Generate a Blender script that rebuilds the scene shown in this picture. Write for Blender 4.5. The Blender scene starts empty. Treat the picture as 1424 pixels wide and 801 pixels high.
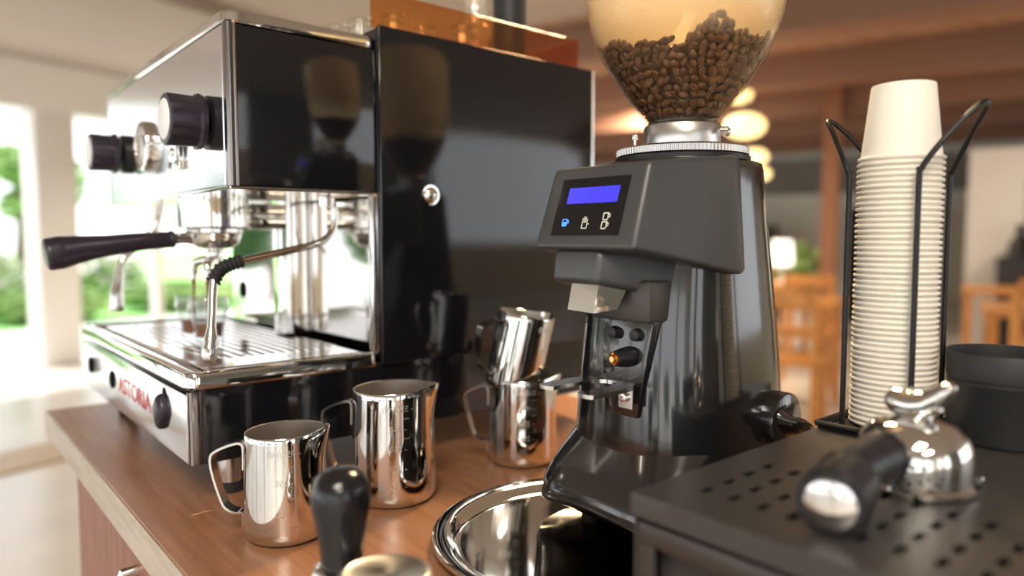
import bpy, bmesh, math, random
from mathutils import Vector, Matrix, noise
random.seed(7)
PI = math.pi
SC = bpy.context.scene
COL = SC.collection

# ------------------------------------------------------------------ materials
def mat(name, color, rough=0.5, metal=0.0, spec=0.5, coat=0.0, bump=None, aniso=0.0, emit=None, estr=1.0, sss=0.0, coat_rough=0.03):
    m = bpy.data.materials.new(name); m.use_nodes = True
    nt = m.node_tree; b = nt.nodes['Principled BSDF']
    b.inputs['Base Color'].default_value = (*color, 1)
    b.inputs['Roughness'].default_value = rough
    b.inputs['Metallic'].default_value = metal
    b.inputs['Specular IOR Level'].default_value = spec
    b.inputs['Coat Weight'].default_value = coat
    b.inputs['Coat Roughness'].default_value = coat_rough
    if aniso: b.inputs['Anisotropic'].default_value = aniso
    if sss:
        b.inputs['Subsurface Weight'].default_value = sss
        b.inputs['Subsurface Radius'].default_value = (.004, .003, .002)
    if emit:
        b.inputs['Emission Color'].default_value = (*emit, 1); b.inputs['Emission Strength'].default_value = estr
    if bump:
        sc, strength, dist, stretch = bump
        tc = nt.nodes.new('ShaderNodeTexCoord'); mp = nt.nodes.new('ShaderNodeMapping')
        mp.inputs['Scale'].default_value = stretch
        nz = nt.nodes.new('ShaderNodeTexNoise'); nz.inputs['Scale'].default_value = sc; nz.inputs['Detail'].default_value = 3
        bp = nt.nodes.new('ShaderNodeBump'); bp.inputs['Strength'].default_value = strength; bp.inputs['Distance'].default_value = dist
        L = nt.links.new
        L(tc.outputs['Object'], mp.inputs['Vector']); L(mp.outputs['Vector'], nz.inputs['Vector'])
        L(nz.outputs['Fac'], bp.inputs['Height']); L(bp.outputs['Normal'], b.inputs['Normal'])
    return m

def noise_color(m, c1, c2, scale, stretch=(1, 1, 1), detail=4, lo=.35, hi=.65, c3=None, rot=(0, 0, 0)):
    nt = m.node_tree; b = nt.nodes['Principled BSDF']; L = nt.links.new
    tc = nt.nodes.new('ShaderNodeTexCoord'); mp = nt.nodes.new('ShaderNodeMapping'); mp.inputs['Scale'].default_value = stretch
    mp.inputs['Rotation'].default_value = rot
    nz = nt.nodes.new('ShaderNodeTexNoise'); nz.inputs['Scale'].default_value = scale; nz.inputs['Detail'].default_value = detail
    nz.inputs['Roughness'].default_value = .6
    cr = nt.nodes.new('ShaderNodeValToRGB')
    cr.color_ramp.elements[0].position = lo; cr.color_ramp.elements[0].color = (*c1, 1)
    cr.color_ramp.elements[1].position = hi; cr.color_ramp.elements[1].color = (*c2, 1)
    if c3:
        e = cr.color_ramp.elements.new((lo + hi) / 2); e.color = (*c3, 1)
    L(tc.outputs['Object'], mp.inputs['Vector']); L(mp.outputs['Vector'], nz.inputs['Vector'])
    L(nz.outputs['Fac'], cr.inputs['Fac']); L(cr.outputs['Color'], b.inputs['Base Color'])
    return m

def glassy(name, tint, refl=1.0, milk=0.0, milkcol=(1, 1, 1), ior=1.45, rough=0.02, film=None):
    """thin clear shell: tinted see-through + fresnel gloss (+ a little milky scatter)"""
    m = bpy.data.materials.new(name); m.use_nodes = True
    nt = m.node_tree; nt.nodes.clear(); L = nt.links.new
    out = nt.nodes.new('ShaderNodeOutputMaterial'); tr = nt.nodes.new('ShaderNodeBsdfTransparent')
    tr.inputs['Color'].default_value = (*tint, 1)
    gl = nt.nodes.new('ShaderNodeBsdfGlossy'); gl.inputs['Roughness'].default_value = rough
    lw = nt.nodes.new('ShaderNodeLayerWeight'); lw.inputs['Blend'].default_value = .5
    pw = nt.nodes.new('ShaderNodeMath'); pw.operation = 'POWER'; pw.inputs[1].default_value = 4.5
    fr = nt.nodes.new('ShaderNodeMath'); fr.operation = 'MULTIPLY_ADD'; f0 = ((ior - 1) / (ior + 1)) ** 2
    fr.inputs[1].default_value = 1 - f0; fr.inputs[2].default_value = f0
    L(lw.outputs['Facing'], pw.inputs[0]); L(pw.outputs[0], fr.inputs[0])
    mx = nt.nodes.new('ShaderNodeMixShader')
    base = tr.outputs[0]
    if milk:
        df = nt.nodes.new('ShaderNodeBsdfDiffuse'); df.inputs['Color'].default_value = (*milkcol, 1)
        tl = nt.nodes.new('ShaderNodeBsdfTranslucent'); tl.inputs['Color'].default_value = (*milkcol, 1)
        a = nt.nodes.new('ShaderNodeMixShader'); L(df.outputs[0], a.inputs[1]); L(tl.outputs[0], a.inputs[2])
        m2 = nt.nodes.new('ShaderNodeMixShader'); m2.inputs[0].default_value = milk
        L(tr.outputs[0], m2.inputs[1]); L(a.outputs[0], m2.inputs[2]); base = m2.outputs[0]
        if film:
            tc = nt.nodes.new('ShaderNodeTexCoord'); sx = nt.nodes.new('ShaderNodeSeparateXYZ'); mr = nt.nodes.new('ShaderNodeMapRange')
            nz = nt.nodes.new('ShaderNodeTexNoise'); nz.inputs['Scale'].default_value = 25; nz.inputs['Detail'].default_value = 5
            ad = nt.nodes.new('ShaderNodeMath'); ad.operation = 'MULTIPLY_ADD'; ad.inputs[1].default_value = .02
            L(tc.outputs['Object'], sx.inputs[0]); L(tc.outputs['Object'], nz.inputs['Vector']); L(nz.outputs['Fac'], ad.inputs[0]); L(sx.outputs['Z'], ad.inputs[2])
            mr.inputs['From Min'].default_value = film[0]; mr.inputs['From Max'].default_value = film[1]
            mr.inputs['To Min'].default_value = milk; mr.inputs['To Max'].default_value = film[2]
            L(ad.outputs[0], mr.inputs['Value']); L(mr.outputs[0], m2.inputs[0])
    mul = nt.nodes.new('ShaderNodeMath'); mul.operation = 'MULTIPLY'; mul.inputs[1].default_value = refl
    L(fr.outputs[0], mul.inputs[0]); L(mul.outputs[0], mx.inputs[0]); L(base, mx.inputs[1]); L(gl.outputs[0], mx.inputs[2])
    L(mx.outputs[0], out.inputs['Surface'])
    return m

M = {}
M['chrome'] = mat('polished_steel', (.78, .76, .73), .05, 1)
M['steel'] = mat('satin_steel', (.72, .70, .67), .16, 1)
M['panel_steel'] = mat('front_panel_steel', (.80, .80, .82), .14, 1, bump=(900, .12, .0004, (1, 1, 1)))
M['dark_steel'] = mat('dark_steel', (.30, .27, .26), .16, 1)
M['inner_steel'] = mat('pitcher_inside', (.62, .58, .53), .38, 1)
M['brushed'] = mat('brushed_steel', (.66, .64, .61), .28, 1, aniso=.6)
M['alu'] = mat('turned_aluminium', (.60, .58, .56), .28, 1, aniso=.7)
M['black_gloss'] = mat('black_gloss_enamel', (.006, .006, .008), .07, 0, .65, bump=(700, .10, .0003, (1, 1, 1)))
M['black_soft'] = mat('black_satin_enamel', (.008, .008, .010), .2, 0, .5)
M['body_black'] = mat('grinder_black_lacquer', (.010, .010, .011), .15, .0, .8, coat=.6, coat_rough=.05)
M['head_grey'] = mat('grinder_grey_cast', (.062, .064, .066), .40, .25, .6, bump=(1800, .12, .0002, (1, 1, 1)))
M['plastic'] = mat('black_plastic', (.012, .011, .014), .38, 0, .4)
M['knob_plastic'] = mat('knob_plastic', (.022, .016, .028), .35, 0, .45)
M['rubber'] = mat('black_rubber', (.012, .012, .012), .6)
M['powder'] = mat('powder_coat_black', (.045, .040, .036), .38, 0, .5, bump=(2500, .15, .0002, (1, 1, 1)))
M['can_black'] = mat('canister_black', (.018, .018, .019), .5, 0, .5)
M['wire'] = mat('black_wire', (.012, .011, .011), .35, .3, .5)
M['hole'] = mat('deep_hole', (.002, .002, .002), .8, 0, .1)
M['red'] = mat('red_lettering', (.55, .03, .04), .4)
M['white'] = mat('white_mark', (.8, .8, .8), .5)
M['paper'] = mat('white_paper_cup', (.83, .78, .68), .55, 0, .4)
M['brass'] = mat('brass', (.75, .48, .2), .2, 1)
M['screen'] = mat('blue_lcd', (.01, .01, .2), .2, emit=(.06, .05, 1.0), estr=.95)
M['ledblue'] = mat('blue_led', (.05, .2, .8), .3, emit=(.08, .3, 1.0), estr=.9)
M['ledwhite'] = mat('pale_led', (.5, .5, .45), .3, emit=(.8, .78, .6), estr=.35)
M['glossblack'] = mat('display_glass', (.004, .004, .005), .04, 0, .6)
M['bean'] = mat('roasted_bean', (.085, .036, .022), .36, 0, .5)
noise_color(M['bean'], (.06, .024, .015), (.14, .062, .036), 90, detail=2)
M['hopper'] = glassy('amber_hopper', (.985, .93, .80), .8, .02, (1.0, .88, .70), 1.3, film=(.468, .500, .34))
M['glass'] = glassy('clear_glass', (.96, .97, .97), 1.5, .05, (1, 1, 1), 1.38)
M['acrylic'] = glassy('smoked_amber_acrylic', (.88, .58, .32), 1.0, .03, (.5, .25, .1))
M['coffee'] = mat('espresso', (.22, .06, .012), .25, 0, .5)
M['crema'] = mat('crema', (.48, .22, .07), .4)
# wood counter
M['counter'] = mat('counter_wood', (.35, .16, .08), .30, 0, .5)
noise_color(M['counter'], (.27, .118, .055), (.42, .205, .11), 9, (16, 1.0, 16), 6, .3, .72, (.345, .158, .078))
M['edge'] = mat('counter_edge', (.50, .42, .34), .38)
noise_color(M['edge'], (.44, .36, .28), (.56, .48, .40), 9, (14, 1.2, 14), 4)
M['cabinet'] = mat('cabinet_wood', (.30, .11, .07), .45)
noise_color(M['cabinet'], (.22, .075, .045), (.36, .14, .085), 7, (14, 14, 1.0), 4)
M['twig'] = mat('twig_wood', (.55, .32, .16), .7)
# room
M['plaster'] = mat('plaster_ceiling', (.36, .30, .25), .9)
M['ceilwood'] = mat('ceiling_wood', (.17, .085, .05), .6)
noise_color(M['ceilwood'], (.26, .13, .08), (.42, .25, .16), 2, (1, 14, 1), 4)
M['beamwood'] = mat('beam_wood', (.24, .125, .08), .6)
M['lightwood'] = mat('ceiling_batten', (.52, .34, .23), .6)
M['floor'] = mat('floor_tile', (.66, .62, .58), .22)
noise_color(M['floor'], (.60, .57, .53), (.72, .69, .65), 1.2)
M['floorwood'] = mat('floor_wood_band', (.48, .32, .15), .4)
M['white_paint'] = mat('white_paint', (.80, .79, .75), .6)
M['cream'] = mat('cream_wall', (.74, .64, .48), .7)
M['greywall'] = mat('grey_wall', (.68, .70, .64), .7)
M['darkwall'] = mat('dark_wall', (.17, .17, .16), .7)
M['pillar'] = mat('pillar_wood', (.27, .12, .055), .6)
M['tablewood'] = mat('table_wood', (.62, .27, .06), .4)
noise_color(M['tablewood'], (.50, .20, .045), (.72, .34, .09), 6, (2, 12, 2))
M['darkthing'] = mat('dark_furniture', (.02, .02, .025), .5)
M['curtain'] = mat('cream_curtain', (.80, .70, .50), .85)
M['grass'] = mat('grass', (.13, .42, .07), .9); noise_color(M['grass'], (.20, .50, .12), (.34, .66, .22), 3)
M['paving'] = mat('paving', (.70, .69, .68), .6)
M['leaf'] = mat('leaf_green', (.12, .32, .06), .6); noise_color(M['leaf'], (.16, .30, .08), (.42, .58, .22), 2)
M['leafdark'] = mat('leaf_dark', (.05, .16, .03), .6)
M['blossom'] = mat('white_blossom', (.85, .80, .80), .7)
M['bark'] = mat('bark', (.12, .08, .05), .9)
M['pot'] = mat('white_pot', (.8, .8, .78), .4)
M['lampglow'] = mat('lamp_glow', (1, .85, .5), .5, emit=(1.0, .74, .30), estr=1.7)
M['lampwhite'] = mat('lamp_white', (1, 1, 1), .5, emit=(1.0, .93, .84), estr=1.6)
M['lampcyan'] = mat('lamp_cool', (.6, .9, 1), .5, emit=(.45, .85, .95), estr=1.0)

# ------------------------------------------------------------------ helpers
def wloc(o):
    v = Vector((0, 0, 0))
    while o is not None:
        v += o.location; o = o.parent
    return v

def thing(name, label, cat, loc=(0, 0, 0), rotz=0, group=None):
    o = bpy.data.objects.new(name, None); COL.objects.link(o)
    o.empty_display_size = .02
    o.location = loc; o.rotation_euler = (0, 0, rotz); o['label'] = label; o['category'] = cat
    if group: o['group'] = group
    return o

def finish(bm, ang=35):
    bmesh.ops.recalc_face_normals(bm, faces=bm.faces)
    lim = math.radians(ang)
    for f in bm.faces: f.smooth = True
    for e in bm.edges:
        if len(e.link_faces) == 2:
            e.smooth = e.calc_face_angle(0) < lim
    return bm

def obj(name, bm, m, parent=None, world=True, label=None, ang=35, keep=False):
    """bm in world coordinates when world=True, otherwise local to the thing"""
    finish(bm, ang)
    if world and parent is not None:
        bmesh.ops.translate(bm, verts=bm.verts, vec=-wloc(parent))
    me = bpy.data.meshes.new(name); bm.to_mesh(me); bm.free()
    o = bpy.data.objects.new(name, me); COL.objects.link(o)
    ms = m if isinstance(m, (list, tuple)) else [m]
    for x in ms: me.materials.append(M[x] if isinstance(x, str) else x)
    if parent is not None: o.parent = parent
    if label: o['label'] = label
    return o

def tag(o, label, cat, group=None, kind=None):
    o['label'] = label; o['category'] = cat
    if group: o['group'] = group
    if kind: o['kind'] = kind
    return o

def solo(name, bm, m, loc, label, cat, group=None, ang=35, kind=None):
    """one-mesh thing, bm local to loc"""
    o = obj(name, bm, m, None, False, None, ang); o.location = loc
    return tag(o, label, cat, group, kind)

def struct(name, bm, m, parent=None):
    o = obj(name, bm, m, parent)
    if parent is None: o['kind'] = 'structure'
    return o

def copy_tree(o, parent=None):
    c = o.copy(); COL.objects.link(c); c.parent = parent
    for ch in list(o.children): copy_tree(ch, c)
    return c

def B(): return bmesh.new()

def box(bm, x0, x1, y0, y1, z0, z1, bev=0, seg=2, only=None):
    """only: 'z' bevels vertical edges only"""
    vs = [bm.verts.new(p) for p in ((x0, y0, z0), (x1, y0, z0), (x1, y1, z0), (x0, y1, z0), (x0, y0, z1), (x1, y0, z1), (x1, y1, z1), (x0, y1, z1))]
    fs = [bm.faces.new([vs[i] for i in q]) for q in ((3, 2, 1, 0), (4, 5, 6, 7), (0, 1, 5, 4), (1, 2, 6, 5), (2, 3, 7, 6), (3, 0, 4, 7))]
    if bev:
        es = set(e for f in fs for e in f.edges)
        if only == 'z': es = [e for e in es if abs(e.verts[0].co.z - e.verts[1].co.z) > 1e-6]
        elif only == 'y': es = [e for e in es if abs(e.verts[0].co.y - e.verts[1].co.y) > 1e-6]
        elif only == 'x': es = [e for e in es if abs(e.verts[0].co.x - e.verts[1].co.x) > 1e-6]
        bmesh.ops.bevel(bm, geom=list(es), offset=bev, segments=seg, profile=.5, affect='EDGES')
    return vs

def loft(bm, rings, close=True, cap0=True, cap1=True):
    """rings: list of lists of points, same count"""
    R = [[bm.verts.new(p) for p in r] for r in rings]
    n = len(R[0])
    for a, b in zip(R, R[1:]):
        for i in range(n if close else n - 1):
            j = (i + 1) % n
            try: bm.faces.new((a[i], a[j], b[j], b[i]))
            except ValueError: pass
    if cap0: bm.faces.new(R[0][::-1])
    if cap1: bm.faces.new(R[-1])
    return R

def lathe(bm, prof, c=(0, 0, 0), n=48, axis='z', cap0=False, cap1=False):
    """prof: (r, h) pairs"""
    rings = []
    for r, h in prof:
        ring = []
        for i in range(n):
            a = 2 * PI * i / n; u, v = r * math.cos(a), r * math.sin(a)
            p = (u, v, h) if axis == 'z' else ((h, u, v) if axis == 'x' else (v, h, u))
            ring.append((p[0] + c[0], p[1] + c[1], p[2] + c[2]))
        rings.append(ring)
    return loft(bm, rings, True, cap0, cap1)

def frame_at(d, up=Vector((0, 0, 1))):
    d = d.normalized()
    if abs(d.dot(up)) > .98: up = Vector((1, 0, 0))
    s = d.cross(up).normalized(); t = s.cross(d).normalized()
    return s, t

def smooth_path(pts, k=6):
    pts = [Vector(p) for p in pts]
    if len(pts) < 3: return pts
    out = []
    P = [pts[0] * 2 - pts[1]] + pts + [pts[-1] * 2 - pts[-2]]
    for i in range(1, len(P) - 2):
        for j in range(k):
            t = j / k
            a, b, c, d = P[i - 1], P[i], P[i + 1], P[i + 2]
            out.append(.5 * ((2 * b) + (c - a) * t + (2 * a - 5 * b + 4 * c - d) * t * t + (3 * b - a - 3 * c + d) * t ** 3))
    out.append(pts[-1])
    return out

def tube(bm, pts, r, n=14, smooth=6, caps=True, flat=None):
    """r: float or list matching the ORIGINAL points; flat=(sx, sy) squashes the section"""
    rs = r if isinstance(r, (list, tuple)) else [r] * len(pts)
    if smooth and len(pts) > 2:
        P = smooth_path(pts, smooth)
        RR = []
        for i in range(len(rs) - 1):
            for j in range(smooth): RR.append(rs[i] + (rs[i + 1] - rs[i]) * j / smooth)
        RR.append(rs[-1])
    else:
        P = [Vector(p) for p in pts]; RR = rs
    rings = []; s = None
    for i, p in enumerate(P):
        d = (P[min(i + 1, len(P) - 1)] - P[max(i - 1, 0)]).normalized()
        if s is None: s, t = frame_at(d)
        else:
            s = (s - d * s.dot(d)).normalized(); t = s.cross(d).normalized()
        fx, fy = flat or (1, 1)
        rings.append([p + (s * math.cos(2 * PI * k / n) * fx + t * math.sin(2 * PI * k / n) * fy) * RR[i] for k in range(n)])
    return loft(bm, rings, True, caps, caps)

def cyl(bm, a, b, r, r2=None, n=24, bev=0):
    a, b = Vector(a), Vector(b); r2 = r if r2 is None else r2
    d = b - a; L = d.length; u = d.normalized(); s, t = frame_at(u)
    st = [(0, r), (L, r2)] if not bev else [(0, r - bev), (bev * .3, r - bev * .3), (bev, r), (L - bev, r2), (L - bev * .3, r2 - bev * .3), (L, r2 - bev)]
    rings = [[a + u * h + (s * math.cos(2 * PI * k / n) + t * math.sin(2 * PI * k / n)) * rr for k in range(n)] for h, rr in st]
    return loft(bm, rings)

def superring(cx, cy, z, rx, ry, n, seg=64, zf=None):
    out = []
    for i in range(seg):
        a = 2 * PI * i / seg; c, s = math.cos(a), math.sin(a)
        x = rx * math.copysign(abs(c) ** (2 / n), c); y = ry * math.copysign(abs(s) ** (2 / n), s)
        out.append((cx + x, cy + y, z + (zf(x, y) if zf else 0)))
    return out

def prism(bm, poly, z0, z1, bev=0):
    """poly in xy, extruded in z"""
    R = loft(bm, [[(x, y, z0) for x, y in poly], [(x, y, z1) for x, y in poly]])
    if bev:
        es = [e for e in bm.edges if abs(e.verts[0].co.z - e.verts[1].co.z) < 1e-7]
        bmesh.ops.bevel(bm, geom=es, offset=bev, segments=2, profile=.5, affect='EDGES')
    return R

def ellipsoid(bm, c, r, u=16, v=10, rot=None):
    mtx = Matrix.Translation(Vector(c)) @ (rot or Matrix()) @ Matrix.Diagonal((*r, 1))
    return bmesh.ops.create_uvsphere(bm, u_segments=u, v_segments=v, radius=1, matrix=mtx)['verts']

def text_bm(s, size, extrude=.0003):
    cu = bpy.data.curves.new('txt', 'FONT'); cu.body = s; cu.size = size; cu.extrude = extrude
    cu.align_x = 'CENTER'; cu.align_y = 'CENTER'; cu.resolution_u = 4
    o = bpy.data.objects.new('txt', cu); COL.objects.link(o)
    dg = bpy.context.evaluated_depsgraph_get(); dg.update()
    me = bpy.data.meshes.new_from_object(o.evaluated_get(dg))
    bm = bmesh.new(); bm.from_mesh(me)
    bpy.data.objects.remove(o); bpy.data.curves.remove(cu); bpy.data.meshes.remove(me)
    return bm

def merge(dst, src, f):
    """append src verts mapped by f into dst"""
    mp = {}
    for v in src.verts: mp[v] = dst.verts.new(f(v.co))
    for fc in src.faces:
        try: dst.faces.new([mp[v] for v in fc.verts])
        except ValueError: pass
    src.free()

# building axes: the cafe stands turned 18.2 degrees from the counter
BA = math.radians(18.2); CA, SA = math.cos(BA), math.sin(BA)
def PQ(p, q, z=0): return Vector((p * CA - q * SA, p * SA + q * CA, z))
def pqbox(bm, p0, p1, q0, q1, z0, z1, bev=0):
    b2 = bmesh.new(); box(b2, p0, p1, q0, q1, z0, z1, bev)
    merge(bm, b2, lambda c: PQ(c.x, c.y, c.z))
FZ = -.90; CZ = 1.85

# ------------------------------------------------------------------ the setting
def room():
    bm = B(); pqbox(bm, -5, 12, -4.5, 7, FZ - .1, FZ); struct('floor', bm, 'floor')
    bm = B(); pqbox(bm, -6, 4.75, -4.5, 7.6, CZ, CZ + .15); struct('ceiling', bm, 'plaster')
    bm = B(); pqbox(bm, 4.75, 12, -4.5, 7.6, CZ, CZ + .15); struct('ceiling', bm, 'ceilwood')
    k = 1
    for p in (4.9, 6.6, 8.3, 10.0, 11.7):
        bm = B(); pqbox(bm, p, p + .28, -4.4, 7.4, CZ - .26, CZ - .005); struct('trim_%d' % k, bm, 'beamwood'); k += 1
    for p in (5.75, 7.45, 9.15):
        bm = B(); pqbox(bm, p, p + .16, -4.4, 7.4, CZ - .08, CZ - .005); struct('trim_%d' % k, bm, 'lightwood'); k += 1
    # plaster bands on the near ceiling
    for q in (1.6, 4.3):
        bm = B(); pqbox(bm, -5, 4.7, q, q + .5, CZ - .09, CZ - .005); struct('trim_%d' % k, bm, 'plaster'); k += 1
    # header over the open left side, then columns
    bm = B(); pqbox(bm, -5.2, 12, 7.0, 7.3, 1.42, CZ - .005); struct('wall_left', bm, 'white_paint')
    for p in (-5.0, -1.5, 3.3, 8.0):
        bm = B(); pqbox(bm, p, p + .36, 7.02, 7.28, FZ + .001, 1.418, .02); struct('trim_%d' % k, bm, 'white_paint'); k += 1
    bm = B(); pqbox(bm, 4.45, 4.53, 7.1, 7.2, FZ + .001, 1.418); struct('trim_%d' % k, bm, 'white_paint'); k += 1
    bm = B(); pqbox(bm, 8.4, 12, 7.02, 7.28, FZ + .001, 1.418); struct('wall_back_left', bm, 'cream')
    # open front side (towards the street), seen mirrored in the steel
    bm = B(); pqbox(bm, -5.3, -5.05, -4.5, 7.0, 1.35, CZ - .005); struct('wall_front', bm, 'white_paint')
    for q in (-4.4, -1.9, 1.4, 4.6):
        bm = B(); pqbox(bm, -5.3, -5.06, q, q + .3, FZ + .001, 1.345); struct('trim_%d' % k, bm, 'white_paint'); k += 1
    # wall behind the camera with tall windows between wooden posts
    qw = -4.5
    spans = [(-5, -3.9), (-2.6, -2.2), (-.9, 1.25), (5.6, 12)]
    for i, (a, b) in enumerate(spans):
        bm = B(); pqbox(bm, a, b, qw - .2, qw, FZ + .001, CZ - .005); struct('wall_rear' if i == 0 else 'wall_rear_%d' % i, bm, ('cream', 'pillar', 'darkwall', 'greywall')[i])
    for i, (a, b) in enumerate(zip(spans, spans[1:])):
        bm = B(); pqbox(bm, a[1] + .001, b[0] - .001, qw - .2, qw, FZ + .001, FZ + .8); pqbox(bm, a[1] + .001, b[0] - .001, qw - .2, qw, 1.72, CZ - .005)
        struct('wall_rear_%d' % (i + 10), bm, 'cream')
        bm = B()
        for x in (a[1] + .03, b[0] - .03): pqbox(bm, x - .028, x + .028, qw - .14, qw - .08, FZ + .801, 1.719)
        struct('window_%d' % (i + 1), bm, 'darkthing')
    # far wall of the cafe
    bm = B(); pqbox(bm, 12, 12.2, -4.5, 7.3, FZ, CZ + .1); struct('wall_back', bm, 'greywall')
    bm = B(); pqbox(bm, 11.8, 11.99, -4.4, 7.0, .95, 1.45); struct('trim_%d' % k, bm, 'darkwall'); k += 1
    # white partition with a dark opening at the far right
    bm = B(); pqbox(bm, 8.5, 8.6, -.55, -.08, FZ + .001, 1.15); pqbox(bm, 8.5, 8.6, -3.2, -1.9, FZ + .001, 1.15); pqbox(bm, 8.5, 8.6, -1.9, -.55, .85, 1.15)
    struct('wall_right', bm, 'white_paint')
    bm = B(); pqbox(bm, -3, 3.0, 4.0, 4.4, FZ + .001, FZ + .012); struct('trim_%d' % k, bm, 'floorwood'); k += 1
    # outdoors ground
    bm = B(); pqbox(bm, -40, 40, 7.0, 10.2, FZ - .12, FZ - .02); pqbox(bm, -40, .5, 10.2, 60, FZ - .12, FZ - .02); pqbox(bm, -22, -5, -20, 7.0, FZ - .12, FZ - .02); struct('terrace', bm, 'paving')
    bm = B(); pqbox(bm, .5, 60, 10.2, 60, FZ - .12, FZ - .01); struct('lawn', bm, 'grass')
room()

def leafblob(bm, c, r, n, size, rnd):
    for _ in range(n):
        v = Vector((rnd.gauss(0, 1), rnd.gauss(0, 1), rnd.gauss(0, 1))).normalized() * (rnd.random() ** .4)
        p = Vector((c[0] + v.x * r[0], c[1] + v.y * r[1], c[2] + v.z * r[2]))
        d = Vector((rnd.gauss(0, 1), rnd.gauss(0, 1), rnd.gauss(0, 1))).normalized()
        s, t = frame_at(d); a = size * rnd.uniform(.6, 1.3)
        vs = [bm.verts.new(p + q) for q in (-s * a, -t * a * .5, s * a, t * a * .5)]
        bm.faces.new(vs)

def outdoors():
    rnd = random.Random(3)
    hed = [(3.4, 10.8, .55, .34), (5.2, 10.9, .6, .38), (7.2, 10.9, .65, .38), (1.6, 10.9, .55, .34), (9.2, 11.0, .7, .38)]
    labs = ['low green hedge on the lawn just right of the white column', 'low green hedge on the lawn behind the hanging water spout',
            'low green hedge on the lawn, seen behind the espresso machine group', 'low green hedge at the far left edge of the lawn',
            'low green hedge furthest right along the lawn']
    for (p, q, r, h), lb in zip(hed, labs):
        bm = B(); c = PQ(p, q, 0); leafblob(bm, (0, 0, h * .5), (r * 1.5, r, h * .6), 2200, .07, rnd)
        o = obj('hedge', bm, 'leaf', None, False); o.location = (c.x, c.y, FZ + .05); tag(o, lb, 'hedge', 'hedges on the lawn')
    bl = [(2.6, 12.2, .8, 'white blossoming bush above the hedge at the left edge of the lawn'), (4.9, 12.4, .9, 'white blossoming bush behind the espresso portafilter handle'),
          (6.9, 12.6, .8, 'white blossoming bush seen below the group head of the espresso machine')]
    for p, q, h, lb in bl:
        c = PQ(p, q, FZ); t = thing('flowering_bush', lb, 'bush', c, 0, 'blossoming bushes outdoors')
        bm = B(); leafblob(bm, (0, 0, h * .6), (.7, .6, h * .55), 900, .09, rnd); obj('foliage', bm, 'leaf', t, False)
        bm = B(); leafblob(bm, (0, 0, h * .65), (.72, .62, h * .6), 700, .08, rnd); obj('blossom', bm, 'blossom', t, False)
        bm = B(); tube(bm, [(0, 0, 0), (.02, .02, h * .4)], .05); obj('stem', bm, 'bark', t, False)
    tr = [(3.5, 16.5, 1.3, 'shady garden tree left of the white column'), (7.6, 17, 1.5, 'garden tree beyond the lawn behind the machine'),
          (5.6, 21, 1.2, 'more distant garden tree between the two nearer ones')]
    for p, q, s, lb in tr:
        c = PQ(p, q, FZ); t = thing('garden_tree', lb, 'tree', c, 0, 'trees beyond the lawn')
        bm = B(); tube(bm, [(0, 0, 0), (.1, .05, s), (.05, .1, s * 1.7)], [.16, .12, .08]); obj('trunk', bm, 'bark', t, False)
        bm = B()
        for k in range(6): leafblob(bm, (rnd.uniform(-.8, .8), rnd.uniform(-.5, .5), s * 1.5 + rnd.uniform(-.4, .6)), (.6, .5, .4), 450, .12, rnd)
        obj('crown', bm, 'leaf', t, False)
    for p, q, s, lb in ((-2.4, 13.5, 1.1, 'garden tree at the street corner, mirrored in the back of the machine bay'), (-5.5, 15, 1.4, 'garden tree further along the street corner'), (-.2, 15.5, 1.2, 'garden tree left of the lawn')):
        c = PQ(p, q, FZ); t = thing('garden_tree', lb, 'tree', c, 0, 'trees beyond the lawn')
        bm = B(); tube(bm, [(0, 0, 0), (.1, .05, s), (.05, .1, s * 1.7)], [.16, .12, .08]); obj('trunk', bm, 'bark', t, False)
        bm = B()
        for k in range(7): leafblob(bm, (rnd.uniform(-1.1, 1.1), rnd.uniform(-.5, .5), s * 1.3 + rnd.uniform(-.6, .8)), (.6, .5, .45), 450, .12, rnd)
        obj('crown', bm, 'leafdark', t, False)
    # streetside shrubs, mirrored in the front steel
    for i, (p, q) in enumerate(((-9, 0), (-10, 4), (-9.5, -4))):
        c = PQ(p, q, FZ); bm = B(); leafblob(bm, (0, 0, .5), (1.2, .9, .5), 1200, .12, rnd)
        o = obj('street_shrub', bm, 'leafdark', None, False); o.location = c
        tag(o, 'dark green shrub across the street side terrace', 'shrub', 'street side shrubs')
outdoors()

# ------------------------------------------------------------------ counter
X0 = .165
bm = B(); box(bm, X0 + .003, .90, -.35, 1.37, -.038, 0, .0012, 1)
ct = thing('counter', 'reddish-brown wood-grain counter top carrying the coffee machines', 'counter', (.55, .5, -.038)); wt = obj('worktop', bm, 'counter', ct)
bm = B(); box(bm, X0, X0 + .0028, -.35, 1.372, -.0385, -.0003, .0008, 1); obj('edge_band', bm, 'edge', ct, label='pale beige edge band')
cab = thing('counter_cabinet', 'dark reddish wooden cabinet under the counter top', 'cabinet', (.55, .5, FZ))
bm = B(); box(bm, .20, .88, -.30, 1.22, FZ, -.0385, .002, 1); obj('carcass', bm, 'cabinet', cab)
for a, b in ((-.28, .17), (.175, .69), (.695, 1.215)):
    bm = B(); box(bm, .183, .1995, a, b, FZ + .08, -.05, .002, 1); d = obj('door', bm, 'cabinet', cab)
    bm = B(); yh = b - .36; tube(bm, [(.183, yh, -.085), (.168, yh, -.085), (.165, yh, -.095), (.165, yh, -.2), (.168, yh, -.21), (.183, yh, -.21)], .006, smooth=0)
    obj('handle', bm, 'brushed', d, label='steel bar handle')

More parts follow.
